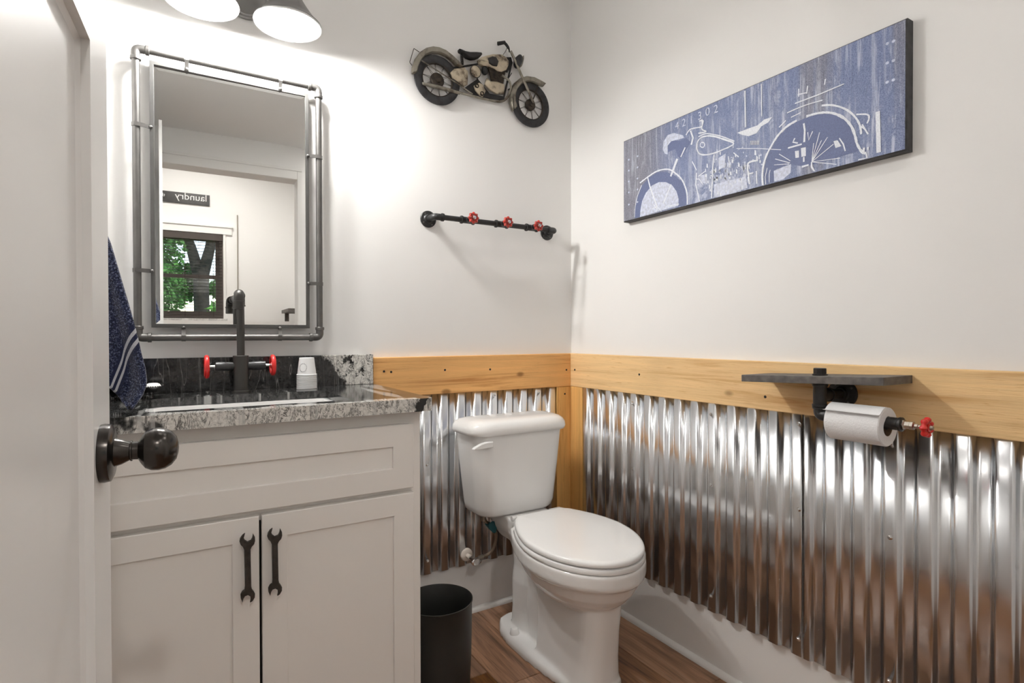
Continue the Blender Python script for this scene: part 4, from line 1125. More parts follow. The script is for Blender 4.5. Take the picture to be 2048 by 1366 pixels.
# shelf board, slightly tipped
SA = math.radians(2.35)
def shp(x, y, z): 
    dy = y - 0.79; return (x, 0.79 + dy * math.cos(SA), 0.9625 - dy * math.sin(SA) + z)
mb = MB(); b0 = [shp(1.312, 0.613, -.0092), shp(1.4425, 0.613, -.0092), shp(1.4425, 0.967, -.0092), shp(1.312, 0.967, -.0092)]; b1 = [shp(1.312, 0.613, .0092), shp(1.4425, 0.613, .0092), shp(1.4425, 0.967, .0092), shp(1.312, 0.967, .0092)]
mb.rings([b0, b1]); mb.build('shelf_board', M_SHELF, ph, smooth=0, bevel=0.001)['label'] = 'dark stained shelf board'
mb = MB(); mb.lathe([(0.0120, -0.012), (0.0165, 0.0085), (0.0172, 0.0090), (0.0172, 0.0125), (0.0155, 0.013)], (HX, HY, 0.9635), (0, 0, 1), 24)
mb.lathe([(0.0148, 0.012), (0.0148, 0.0255), (0.0135, 0.027)], (HX, HY, 0.9635), (0, 0, 1), 8); mb.build('top_plug', M_BLACK, ph, smooth=25)
# toilet paper
tp_ = thing('toilet_paper', 'partly used white toilet paper roll hanging on the pipe arm', 'toilet paper', (HX, 0.68, AZ))
RR, cz = 0.0435, AZ - 0.0095
mb = MB(); y0, y1 = 0.622, 0.742
mb.lathe([(0.0205, 0), (RR - .002, 0), (RR, 0.002), (RR, 0.118), (RR - .002, 0.120), (0.0205, 0.120), (0.0205, 0)], (HX, y0, cz), (0, 1, 0), 56, cap=(False, False))
mb.build('roll', M_TISSUE, tp_, smooth=40)
mb = MB(); mb.lathe([(0.0205, 0.0005), (0.0205, 0.1195), (0.0198, 0.1195), (0.0198, 0.0005), (0.0205, 0.0005)], (HX, y0, cz), (0, 1, 0), 32, cap=(False, False)); mb.build('core', M_CARD, tp_)
mb = MB(); rings = []
for k in range(15):
    t = math.radians(95 + 52 * k / 14); r = RR + 0.0012 + (0.009 * ((k - 11) / 3) ** 2 if k > 11 else 0)
    rings.append([(HX + r * math.cos(t), y, cz + r * math.sin(t)) for y in (y0 + .001, y1 + 0.001)] + [(HX + (r - .0012) * math.cos(t), y, cz + (r - .0012) * math.sin(t)) for y in (y1 + .001, y0 + .001)])
mb.rings(rings); mb.build('loose_sheet', M_TISSUE, tp_, smooth=50)

# outlines of the wall art, in metres on the wall
MOTO_POLY={'rear_fender': [(0.7342, 2.0176), (0.736, 2.0397), (0.7467, 2.0723), (0.7646, 2.1003), (0.7899, 2.1221), (0.8154, 2.1339), (0.8413, 2.1374), (0.8674, 2.1341), (0.8939, 2.122), (0.9169, 2.1088), (0.9381, 2.0915), (0.9303, 2.0843), (0.9091, 2.0877), (0.89, 2.102), (0.8674, 2.1117), (0.8412, 2.1152), (0.8117, 2.1092), (0.788, 2.0946), (0.7699, 2.0715), (0.7591, 2.0487), (0.7537, 2.0257), (0.7465, 2.0189)], 'front_fender': [(1.1577, 1.9708), (1.1469, 1.998), (1.1427, 2.0302), (1.1493, 2.0574), (1.1666, 2.0835), (1.193, 2.1082), (1.224, 2.1231), (1.2601, 2.128), (1.2921, 2.1223), (1.3175, 2.1149), (1.3059, 2.1007), (1.2782, 2.102), (1.2509, 2.1051), (1.224, 2.1006), (1.1973, 2.0832), (1.1797, 2.0606), (1.1709, 2.0364), (1.1708, 2.0105), (1.1773, 1.9897), (1.1598, 1.9694)], 'seat': [(0.9189, 2.1494), (0.9286, 2.1495), (0.9442, 2.1473), (0.9638, 2.1489), (0.9917, 2.1561), (1.0118, 2.1596), (1.0158, 2.1535), (1.0077, 2.1425), (0.9916, 2.132), (0.9717, 2.1255), (0.9519, 2.1265), (0.9363, 2.1365), (0.9208, 2.1412)], 'fuel_tank': [(1.0016, 2.1303), (1.0117, 2.1418), (1.0361, 2.1552), (1.065, 2.168), (1.1026, 2.177), (1.1238, 2.1723), (1.1366, 2.1591), (1.1344, 2.142), (1.1258, 2.1234), (1.1067, 2.1114), (1.0856, 2.1081), (1.069, 2.1149), (1.0483, 2.117), (1.0238, 2.1145), (1.0036, 2.1184)], 'knee_pad': [(1.0361, 2.1391), (1.0567, 2.1533), (1.0733, 2.1539), (1.0836, 2.1403), (1.0773, 2.1206), (1.0607, 2.1201), (1.0422, 2.1245)], 'cylinder': [(1.0483, 2.117), (1.1237, 2.1211), (1.1129, 2.0655), (1.0647, 2.0634)], 'crankcase': [(1.0317, 2.0449), (1.04, 2.0719), (1.0543, 2.0627), (1.0855, 2.0682), (1.1193, 2.0652), (1.1171, 2.0281), (1.0854, 2.0211), (1.0563, 2.029)], 'engine_plate': [(0.9437, 2.0123), (1.0034, 2.0633), (1.0277, 2.044), (1.0563, 2.0182), (1.117, 2.0208), (1.1149, 2.0039), (1.0234, 1.9965), (0.9832, 1.9983)], 'primary_cover': [(0.9853, 2.0306), (1.0074, 2.0464), (1.0236, 2.043), (1.0357, 2.0208), (1.0234, 1.9965), (1.0072, 2.0001), (0.9912, 2.0143)], 'oil_tank': [(0.8861, 2.0561), (0.9014, 2.0737), (0.944, 2.0894), (0.9597, 2.0775), (0.9575, 2.0277), (0.9438, 2.0176), (0.9205, 2.0261), (0.8936, 2.0372)], 'head_bracket': [(1.1238, 2.1759), (1.1539, 2.1837), (1.1603, 2.1595), (1.1365, 2.1187), (1.128, 2.1221), (1.1387, 2.1504)], 'muffler': [(0.7732, 1.9925), (0.8223, 1.9958), (0.9261, 1.9926), (0.9242, 1.9827), (0.8185, 1.9827), (0.7749, 1.9848)]}
MOTO_PATH={'exhaust_pipe': [(0.9242, 1.9876), (0.9831, 1.987), (1.0853, 1.9877), (1.1191, 1.9993), (1.1406, 2.0334), (1.1493, 2.0611), (1.1407, 2.0848), (1.1066, 2.0969)], 'frame_top': [(0.9014, 2.0789), (1.0036, 2.1194)], 'frame_down': [(1.1582, 2.1663), (1.117, 2.0044)], 'strut': [(0.7681, 2.0677), (0.905, 2.0208), (0.9752, 1.993)], 'fork': [(1.1432, 2.1993), (1.2018, 2.101), (1.2508, 2.0183)], 'bar1': [(1.0922, 2.2222), (1.124, 2.2344), (1.1411, 2.2171), (1.1432, 2.1993)], 'grip1': [(1.0901, 2.2209), (1.1219, 2.2335)], 'bar2': [(1.0776, 2.202), (1.1091, 2.2177), (1.1333, 2.2022)], 'grip2': [(1.0767, 2.2014), (1.1091, 2.2169)], 'wire': [(0.7646, 2.102), (0.7434, 2.1097), (0.7273, 2.0558), (0.736, 2.0463)], 'cable': [(1.1111, 2.1781), (1.1239, 2.1961), (1.1325, 2.2184)], 'kick': [(1.1537, 2.1192), (1.13, 2.0805)], 'fstrut': [(1.2782, 2.0982), (1.2485, 2.0197)]}
MOTO_PT={'rear': (0.8409, 2.0281), 'front': (1.2485, 2.0179), 'air': (0.9914, 2.0852), 'carb': (1.0339, 2.1009), 'light': (1.1821, 2.1705), 'spr0': (0.9325, 2.14), 'spr1': (0.9354, 2.0943), 'prim1': (0.9953, 2.0301), 'prim2': (1.0174, 2.0059)}
ART_FILL=[('dark', [(1.5044, 1.4978), (1.5022, 1.5357), (1.4887, 1.5742), (1.4666, 1.6103), (1.432, 1.6301), (1.3903, 1.6381), (1.35, 1.6279), (1.315, 1.6073), (1.2847, 1.5795), (1.2699, 1.5501), (1.2644, 1.5173), (1.2662, 1.499), (1.2997, 1.5), (1.2978, 1.5244), (1.3073, 1.5527), (1.3265, 1.5777), (1.354, 1.5945), (1.3862, 1.6022), (1.4193, 1.5978), (1.4492, 1.5782), (1.4666, 1.5538), (1.4754, 1.5241), (1.4776, 1.4976)]), ('pale', [(1.4776, 1.4976), (1.4754, 1.5241), (1.4666, 1.5538), (1.4492, 1.5782), (1.4193, 1.5978), (1.3862, 1.6022), (1.354, 1.5945), (1.3265, 1.5777), (1.3073, 1.5527), (1.2978, 1.5244), (1.2997, 1.5029), (1.3499, 1.5025), (1.4193, 1.5008)]), ('dark', [(1.4214, 1.5289), (1.4109, 1.5391), (1.3862, 1.5491), (1.3659, 1.5598), (1.3539, 1.5527), (1.35, 1.5264), (1.346, 1.5077), (1.3985, 1.5014), (1.4172, 1.5081)]), ('pale', [(1.368, 1.7106), (1.364, 1.7364), (1.3461, 1.7518), (1.3189, 1.7508), (1.2811, 1.7317), (1.2737, 1.7208), (1.3305, 1.7263), (1.3461, 1.7162), (1.3461, 1.6864), (1.36, 1.6933)]), ('dark', [(1.3461, 1.6864), (1.3461, 1.7221), (1.3266, 1.7266), (1.2811, 1.7144), (1.2664, 1.7186), (1.2482, 1.6988), (1.2664, 1.6784), (1.2885, 1.6558), (1.3036, 1.6687), (1.3112, 1.6942), (1.3422, 1.6942)]), ('pale', [(1.1389, 1.6176), (1.1134, 1.6239), (1.1165, 1.5848), (1.1389, 1.5798)]), ('pale', [(1.1551, 1.5405), (1.0432, 1.5374), (1.0373, 1.5026), (1.1038, 1.4979), (1.1567, 1.5)]), ('pale', [(1.2092, 1.5811), (1.1819, 1.5798), (1.1818, 1.5467), (1.2023, 1.5571)]), ('white', [(1.0729, 1.6741), (1.0378, 1.6747), (1.0055, 1.6743), (0.9836, 1.6839), (0.9592, 1.6827), (0.9713, 1.6715), (0.9929, 1.6674), (1.0087, 1.6526), (1.0345, 1.652), (1.0577, 1.6636)]), ('dark', [(0.9832, 1.4991), (0.9848, 1.5247), (0.9818, 1.5519), (0.9726, 1.5774), (0.9575, 1.6008), (0.9367, 1.6247), (0.9106, 1.6395), (0.8853, 1.6459), (0.8593, 1.6477), (0.8328, 1.6465), (0.807, 1.6397), (0.7845, 1.6288), (0.7638, 1.6106), (0.7482, 1.5859), (0.7387, 1.5562), (0.7293, 1.5219), (0.8016, 1.5198), (0.8644, 1.5185), (0.9089, 1.5382), (0.9498, 1.5326), (0.9557, 1.501)]), ('pale', [(0.9527, 1.5002), (0.9543, 1.5309), (0.9032, 1.5367), (0.9046, 1.5129), (0.9261, 1.5007)]), ('white', [(0.8754, 1.5715), (0.8618, 1.5702), (0.8617, 1.5466), (0.874, 1.5474)]), ('white', [(0.8921, 1.5683), (0.8809, 1.5665), (0.8809, 1.5479), (0.8906, 1.5493)]), ('white', [(0.7893, 1.5641), (0.7794, 1.5636), (0.7696, 1.5458), (0.7842, 1.5451)]), ('pale', [(1.1269, 1.5297), (1.0441, 1.5365), (1.0408, 1.5097), (1.1197, 1.5039)])]
ART_LINE=[(0.005, [(1.4776, 1.6207), (1.4406, 1.6322), (1.3985, 1.6417), (1.3619, 1.6399), (1.3343, 1.6313), (1.3112, 1.6136), (1.2885, 1.592), (1.2736, 1.5682), (1.2626, 1.537), (1.2607, 1.4993)]), (0.0025, [(1.4688, 1.6108), (1.4909, 1.5747), (1.5022, 1.5357), (1.5044, 1.5026)]), (0.005, [(1.4406, 1.6353), (1.4278, 1.5951), (1.3943, 1.5189)]), (0.004, [(1.3304, 1.5815), (1.3659, 1.5237)]), (0.009, [(1.3036, 1.6599), (1.3323, 1.6086)]), (0.005, [(1.27, 1.6881), (1.2885, 1.6616)]), (0.0045, [(1.2233, 1.6717), (1.2198, 1.6903), (1.2059, 1.7001), (1.182, 1.6983), (1.1554, 1.6887), (1.123, 1.6707), (1.0854, 1.6475), (1.0978, 1.6407), (1.1229, 1.6386), (1.1553, 1.6371), (1.1887, 1.641), (1.2128, 1.6519), (1.2233, 1.6717)]), (0.003, [(1.2094, 1.6788), (1.2042, 1.6843), (1.1939, 1.6798), (1.1922, 1.671), (1.199, 1.6674), (1.2076, 1.6727), (1.2094, 1.6788)]), (0.003, [(1.2164, 1.7061), (1.1888, 1.7073), (1.1554, 1.6942), (1.123, 1.6774), (1.0824, 1.6519)]), (0.004, [(1.2664, 1.7272), (1.2519, 1.7397), (1.2304, 1.7386), (1.2025, 1.7352), (1.2026, 1.7574)]), (0.007, [(1.2446, 1.6892), (1.2375, 1.7097), (1.2483, 1.7358)]), (0.004, [(1.2129, 1.7553), (1.1974, 1.7502), (1.2025, 1.7268), (1.1854, 1.7131), (1.2164, 1.7173)]), (0.003, [(1.241, 1.6343), (1.2232, 1.6014)]), (0.004, [(1.2232, 1.593), (1.2267, 1.5572), (1.2109, 1.4976)]), (0.003, [(1.2232, 1.5733), (1.2127, 1.5707), (1.1988, 1.5507)]), (0.003, [(1.2162, 1.58), (1.1886, 1.5898)]), (0.004, [(1.1553, 1.633), (1.1602, 1.5962), (1.165, 1.499)]), (0.003, [(1.104, 1.6133), (1.0977, 1.5799)]), (0.003, [(1.0854, 1.6187), (1.0671, 1.6005)]), (0.0025, [(1.4193, 1.5162), (1.3943, 1.5189), (1.3739, 1.4922)]), (0.0025, [(1.4109, 1.5299), (1.3943, 1.5113), (1.3985, 1.5014)]), (0.0025, [(1.346, 1.5107), (1.2959, 1.5079)]), (0.006, [(0.9879, 1.4988), (0.9895, 1.5259), (0.9864, 1.5532), (0.9772, 1.5786), (0.962, 1.6021), (0.9411, 1.6261), (0.9149, 1.6422), (0.8867, 1.649)]), (0.006, [(0.8607, 1.6508), (0.8328, 1.6491), (0.8071, 1.6428), (0.7845, 1.6313), (0.7626, 1.6127), (0.7458, 1.5876), (0.7364, 1.5603), (0.7317, 1.5395), (0.7201, 1.5169), (0.7111, 1.5119)]), (0.005, [(0.8199, 1.665), (0.797, 1.6582), (0.7723, 1.6445), (0.7507, 1.6258), (0.7342, 1.6032), (0.7249, 1.5809), (0.7226, 1.5609)]), (0.003, [(0.915, 1.6786), (0.8868, 1.6808), (0.8541, 1.681), (0.8174, 1.6781)]), (0.003, [(0.9036, 1.6626), (0.8757, 1.6664)]), (0.003, [(0.9382, 1.647), (0.9179, 1.6593)]), (0.004, [(0.7343, 1.6129), (0.7091, 1.6043), (0.7046, 1.5933), (0.7091, 1.5829)]), (0.0035, [(0.7204, 1.5842), (0.7067, 1.5559)]), (0.003, [(0.7226, 1.5801), (0.7112, 1.5669)]), (0.0025, [(0.9786, 1.4994), (0.9802, 1.5208), (0.9741, 1.5443)]), (0.0025, [(0.9678, 1.5011), (0.9679, 1.5261), (0.9649, 1.5364)]), (0.0018, [(0.8456, 1.5266), (0.7719, 1.5167)]), (0.0018, [(0.8456, 1.5266), (0.7816, 1.5032)]), (0.0018, [(0.8456, 1.5266), (0.7892, 1.5565)]), (0.0018, [(0.8456, 1.5266), (0.8043, 1.5787)]), (0.0018, [(0.8456, 1.5266), (0.8196, 1.5757)]), (0.0018, [(0.8456, 1.5266), (0.8248, 1.5978)]), (0.0018, [(0.8456, 1.5266), (0.8405, 1.5743)]), (0.0018, [(0.8456, 1.5266), (0.8351, 1.5392)]), (0.0018, [(0.9061, 1.5401), (0.9499, 1.5628)]), (0.0018, [(0.9047, 1.5451), (0.938, 1.5732)]), (0.0018, [(0.9089, 1.5382), (0.9528, 1.5471)]), (0.005, [(0.8674, 1.6347), (0.8646, 1.6155), (0.8659, 1.5844)]), (0.004, [(0.8727, 1.5812), (0.9119, 1.582)]), (0.004, [(0.8672, 1.5455), (0.8671, 1.5323)]), (0.004, [(0.8922, 1.6029), (0.8977, 1.594), (0.8838, 1.5871)]), (0.003, [(0.8565, 1.6077), (0.8538, 1.586), (0.8432, 1.6061)]), (0.003, [(0.7745, 1.5671), (0.7648, 1.5493), (0.7599, 1.5306)]), (0.0018, [(1.0745, 1.6277), (0.9991, 1.6059), (0.9322, 1.5833)]), (0.0018, [(1.0273, 1.6369), (1.0279, 1.6248)]), (0.0018, [(1.0234, 1.6358), (1.024, 1.6237)]), (0.0018, [(1.0195, 1.6346), (1.0201, 1.6225)]), (0.0018, [(1.0157, 1.6334), (1.0163, 1.6214)]), (0.0018, [(1.0118, 1.6323), (1.0124, 1.6203)]), (0.0018, [(1.008, 1.6311), (1.0086, 1.6191)]), (0.0018, [(1.0042, 1.63), (1.0048, 1.618)]), (0.0018, [(1.0004, 1.6289), (1.001, 1.6169)]), (0.005, [(1.0053, 1.5737), (1.0353, 1.5732), (1.0343, 1.5398), (1.0309, 1.5117)]), (0.004, [(1.031, 1.5419), (1.018, 1.5415)]), (0.004, [(1.0084, 1.5447), (1.0068, 1.5074)]), (0.01, [(0.6852, 1.6032), (0.6827, 1.5051)]), (0.005, [(1.0463, 1.7886), (1.0444, 1.6811)]), (0.003, [(0.9932, 1.7883), (0.9914, 1.695)]), (0.004, [(0.7156, 1.5264), (0.7167, 1.5159)]), (0.004, [(0.7066, 1.525), (0.7066, 1.5178)]), (0.003, [(0.7111, 1.5119), (0.7087, 1.497)]), (0.004, [(0.7292, 1.5002), (0.7088, 1.4982)]), (0.004, [(0.8456, 1.5266), (0.8456, 1.5136), (0.8376, 1.4999)]), (0.005, [(0.8725, 1.5206), (0.8536, 1.5209)]), (0.003, [(0.8924, 1.6961), (0.8277, 1.696), (0.7629, 1.699)]), (0.003, [(0.8813, 1.7106), (0.8814, 1.7317)]), (0.003, [(0.8595, 1.7104), (0.8569, 1.7302)]), (0.003, [(0.8124, 1.7156), (0.8099, 1.7298)]), (0.003, [(0.8841, 1.7169), (0.8595, 1.713)])]
ART_DIGITS=[('4', 1.3037, 1.7687), ('2', 1.2756, 1.7689), ('1', 1.2447, 1.7672), ('3', 1.2105, 1.7693), ('0', 1.1798, 1.7718), ('2', 1.1489, 1.7693)]

# ------------------------------------------------------------------ canvas print
CY0, CY1, CZ0, CZ1, CXF = 0.6245, 1.5655, 1.4945, 1.7965, 1.435
cp = thing('canvas_print', 'long blue and grey canvas print of an old motorcycle', 'wall art', (XW, 1.095, 1.645))
mb = MB()
def cq(y, g): return [(y, CY0 + g, CZ0 + g), (y, CY1 - g, CZ0 + g), (y, CY1 - g, CZ1 - g), (y, CY0 + g, CZ1 - g)]
mb.rings([cq(XW - 0.001, 0), cq(CXF + .003, 0), cq(CXF, 0.003)], 0, (True, False), mis=[1, 1, 1])
mb.add(cq(CXF, 0.003), [(0, 1, 2, 3)], 0)
mb.build('stretched_canvas', [M_CANVAS, M_CEDGE], cp, smooth=0)
MOTO_ = None
mb = MB()
cl = lambda p: (min(max(p[0], CY0 + .004), CY1 - .004), min(max(p[1], CZ0 + .004), CZ1 - .004))
MI = {'dark': 0, 'pale': 1, 'white': 2, 'grey': 3}
LV = {'grey': 0.0001, 'dark': 0.0003, 'pale': 0.0005, 'white': 0.0007}
from mathutils.geometry import tessellate_polygon as tess
for k_, (kind, pts) in enumerate(ART_FILL):
    pts = [cl(p) for p in pts]
    d = LV[kind] + k_ * 0.000012
    vs = [(CXF - d, p[0], p[1]) for p in pts]
    mb.add(vs, [tuple(t) for t in tess([[Vector(v) for v in vs]])], MI[kind])
k_ = 0
for wd, pts in ART_LINE:
    P = [Vector(cl(p)) for p in pts]; k_ += 1
    # smooth the hand-picked points
    Q = []
    for i in range(len(P) - 1):
        p0, p1, p2, p3 = P[max(i - 1, 0)], P[i], P[i + 1], P[min(i + 2, len(P) - 1)]
        nn = 5 if len(P) > 3 else 1
        for s_ in range(nn):
            t = s_ / nn
            Q.append(0.5 * ((2 * p1) + (p2 - p0) * t + (2 * p0 - 5 * p1 + 4 * p2 - p3) * t * t + (3 * p1 - p0 - 3 * p2 + p3) * t ** 3))
    Q.append(P[-1]); vs = []; d = 0.0009 + k_ * 0.000008
    for i, q in enumerate(Q):
        t = Q[min(i + 1, len(Q) - 1)] - Q[max(i - 1, 0)]; n_ = Vector((-t.y, t.x)).normalized() if t.length > 1e-9 else Vector((0, 1))
        hw = wd / 2 * (0.8 + 0.4 * R.random())
        for s_ in (-1, 1):
            a = cl(q + n_ * hw * s_); vs.append((CXF - d, a[0], a[1]))
    mb.add(vs, [(2 * i, 2 * i + 1, 2 * i + 3, 2 * i + 2) for i in range(len(Q) - 1)], 2)
# flecks of light about the engine
for i in range(150):
    y = R.gauss(1.09, 0.055); z = R.gauss(1.555, 0.032)
    if not (CZ0 + .004 < z < 1.64 and 0.97 < y < 1.22): continue
    a, b = R.uniform(.0008, .0035), R.uniform(.001, .009)
    mb.add([(CXF - .00082, y - a, z - b), (CXF - .00082, y + a, z - b * .6), (CXF - .00082, y + a * .7, z + b), (CXF - .00082, y - a * .8, z + b * .5)], [(0, 1, 2, 3)], R.choice((1, 2)))
for cy in (1.535, 1.49, 0.652, 0.665):   # printed rivet heads
    for cz_ in ([1.72, 1.68, 1.64, 1.60, 1.555] if cy > 1 else [1.755, 1.71, 1.665]):
        mb.add([(CXF - .0008, cy + .004 * math.cos(t), cz_ + .0035 * math.sin(t)) for t in [2 * PI * k / 10 for k in range(10)]], [tuple(range(10))], 1)
pm = mb.build('motorcycle_print', [M_PDARK, M_PPALE, M_PWHITE, M_PGREY], cp, smooth=0, fix=False)
for i, (ch, y, z) in enumerate(ART_DIGITS):
    s_ = 0.036
    pl = Matrix.Translation((CXF - 0.0012, y + 0.009, z - 0.010)) @ Matrix(((0, 0, -1, 0), (-1, 0, 0, 0), (0, 1, 0, 0), (0, 0, 0, 1)))
    text_mesh(ch, s_, 'printed_digit', M_PPALE, cp, pl, 0.0002)

# ------------------------------------------------------------------ tin motorcycle
mo = thing('tin_motorcycle', 'aged tin motorcycle sculpture hung on the back wall near the corner', 'wall art', (1.04, YW, 2.07))
SB = 1.9235
f3 = lambda a, b, d: (a, SB - d, b)
def tinplate(key, name, mt, d0, d1, ins=0.003, bulge=0.004):
    mb = MB(); mb.prism(MOTO_POLY[key], d0, d1, f3, 0, ins, bulge); return mb.build(name, mt, mo, smooth=45)
RC, FC = (0.836, 2.0185), (1.2475, 2.0155)
for c, nm in ((RC, 'rear'), (FC, 'front')):
    mb = MB(); ring2(mb, c, 0.0905, 0.0605, 0.010, 0.019, f3, 44)
    wheel = mb.build('tyre', M_TYRE, mo, smooth=50)
    mb = MB(); ring2(mb, c, 0.062, 0.058, 0.009, 0.0175, f3, 44); mb.build('wheel_rim', M_RUST, wheel)
    hr = 0.027 if nm == 'rear' else 0.023
    mb = MB(); mb.lathe([(hr, 0.006), (hr, 0.014), (hr * .85, 0.018), (hr * .45, 0.0195), (hr * .4, 0.025), (hr * .2, 0.027), (0.0001, 0.0272)], (c[0], SB, c[1]), (0, -1, 0), 28)
    hub = mb.build('hub', M_RUST, mo)
    for k in range(20):
        a = 2 * PI * k / 20; b = a + (0.5 if k % 2 else -0.5)
        MB().tube([f3(c[0] + hr * .8 * math.cos(a), c[1] + hr * .8 * math.sin(a), 0.0125), f3(c[0] + 0.060 * math.cos(b * .3 + a * .7), c[1] + 0.060 * math.sin(b * .3 + a * .7), 0.0125)], 0.0008, 6).build('spoke', M_RUST, wheel)
tinplate('rear_fender', 'rear_mudguard', M_GREYTIN, 0.012, 0.022, 0.004, 0.006)
tinplate('front_fender', 'front_mudguard', M_GREYTIN, 0.012, 0.022, 0.004, 0.006)
tinplate('engine_plate', 'engine_plate', M_DARKTIN, 0.010, 0.014, 0.001, 0.001)
tinplate('oil_tank', 'oil_tank', M_CREAM, 0.010, 0.020, 0.008, 0.006)
tinplate('crankcase', 'crankcase', M_CREAM, 0.014, 0.022, 0.008, 0.006)
pc_ = tinplate('primary_cover', 'primary_cover', M_CREAM, 0.014, 0.020, 0.006, 0.004)
for k in ('prim1', 'prim2'):
    c = MOTO_PT[k]; mb = MB(); ring2(mb, c, 0.0085, 0.0045, 0.020, 0.0275, f3, 20); mb.build('boss', M_RUST, pc_)
tinplate('fuel_tank', 'fuel_tank', M_CREAM, 0.012, 0.026, 0.012, 0.010)
tinplate('knee_pad', 'knee_pad', M_DARKTIN, 0.030, 0.0375, 0.004, 0.002)
tinplate('head_bracket', 'head_bracket', M_DARKTIN, 0.012, 0.016, 0.001, 0.001)
se = tinplate('seat', 'saddle', M_DARKTIN, 0.012, 0.030, 0.004, 0.004)
cyl = tinplate('cylinder', 'cylinder', M_RUST, 0.012, 0.020, 0.001, 0.001)
A, B, C_, D_ = [Vector(p) for p in MOTO_POLY['cylinder']]
for k in range(9):
    t = 0.12 + 0.8 * k / 8; p, q = A.lerp(D_, t), B.lerp(C_, t); e = (q - p).normalized() * .002
    MB().tube([f3((p - e).x, (p - e).y, 0.021), f3((q + e).x, (q + e).y, 0.021)], 0.0020, 6).build('fin', M_RUST, cyl)
tinplate('muffler', 'silencer', M_GREYTIN, 0.018, 0.025, 0.003, 0.003)
def tin_tube(key, name, r, d, mt, fil=0.01, parent=None, d2=None):
    P = MOTO_PATH[key]; n_ = len(P)
    pts = [f3(p[0], p[1], d + ((d2 - d) * i / (n_ - 1) if d2 is not None else 0)) for i, p in enumerate(P)]
    mb = MB(); mb.tube(fillet(pts, fil, 5) if len(pts) > 2 else pts, r, 10); return mb.build(name, mt, parent or mo)
tin_tube('exhaust_pipe', 'exhaust_pipe', 0.0046, 0.024, M_GREYTIN, 0.02)
tin_tube('frame_top', 'frame_tube', 0.0035, 0.014, M_DARKTIN); tin_tube('frame_down', 'frame_tube', 0.0035, 0.014, M_DARKTIN)
tin_tube('strut', 'mudguard_stay', 0.0024, 0.027, M_GREYTIN, 0.002); tin_tube('fstrut', 'mudguard_stay', 0.0018, 0.022, M_RUST)
tin_tube('fork', 'front_fork', 0.0052, 0.030, M_GREYTIN, 0.002)
tin_tube('bar1', 'handlebar', 0.0030, 0.020, M_DARKTIN, 0.012); tin_tube('bar2', 'handlebar', 0.0030, 0.044, M_DARKTIN, 0.012, d2=0.032)
tin_tube('grip1', 'grip', 0.0052, 0.020, M_DARKTIN); tin_tube('grip2', 'grip', 0.0052, 0.044, M_DARKTIN)
tin_tube('wire', 'rack_wire', 0.0013, 0.016, M_RUST, 0.003); tin_tube('cable', 'cable', 0.0010, 0.024, M_DARKTIN, 0.01); tin_tube('kick', 'lever', 0.0016, 0.020, M_DARKTIN)
for key, rx, rz, mt, nm in (('air', 0.0215, 0.0225, M_CREAM, 'air_cleaner'), ('carb', 0.0130, 0.0165, M_DARKTIN, 'carburettor')):
    c = MOTO_PT[key]; mb = MB()
    mb.prism([(c[0] + rx * math.cos(t), c[1] + rz * math.sin(t)) for t in [2 * PI * k / 26 for k in range(26)]], 0.012, 0.021, f3, 0, 0.004, 0.004)
    o = mb.build(nm, mt, mo, smooth=50)
    if key == 'air':
        mb = MB(); mb.tube([f3(c[0] + rx * math.cos(t), c[1] + rz * math.sin(t), 0.020) for t in [2 * PI * k / 30 for k in range(31)]], 0.0020, 8, cap=False); mb.build('cover_rim', M_DARKTIN, o)
        MB().tube([f3(1.0005, 2.064, 0.014), f3(1.004, 2.060, 0.014)], 0.003, 8).build('air_pipe', M_DARKTIN, o)
c = MOTO_PT['light']; ca, sa = math.cos(0.25), math.sin(0.25); mb = MB()
def hl(rx, rz, sx=0.0): return [(c[0] + sx + rx * math.cos(t) * ca - rz * math.sin(t) * sa * -1, c[1] + rx * math.cos(t) * -sa + rz * math.sin(t) * ca) for t in [2 * PI * k / 26 for k in range(26)]]
mb.prism(hl(0.015, 0.0255), 0.012, 0.034, f3, 0, 0.004, 0.004); hlt = mb.build('headlamp', M_TYRE, mo, smooth=50)
mb = MB(); mb.prism([p for p in hl(0.0045, 0.0245, 0.0125)], 0.016, 0.036, f3, 0, 0.001, 0.001); mb.build('lamp_lens', M_GREYTIN, hlt, smooth=50)
s0, s1 = Vector(MOTO_PT['spr0']), Vector(MOTO_PT['spr1'])
pts = []
for k in range(73):
    t = k / 72; p = s0.lerp(s1, t); a = t * 9 * 2 * PI
    pts.append(f3(p.x + 0.0052 * math.cos(a), p.y, 0.020 + 0.0052 * math.sin(a)))
MB().tube(pts, 0.0013, 6).build('saddle_spring', M_DARKTIN, se)
for p in ((0.915, 2.075), (1.15, 2.06)):
    MB().tube([f3(p[0], p[1], -0.0015), f3(p[0], p[1], 0.012)], 0.002, 8).build('mounting_pin', M_DARKTIN, mo)

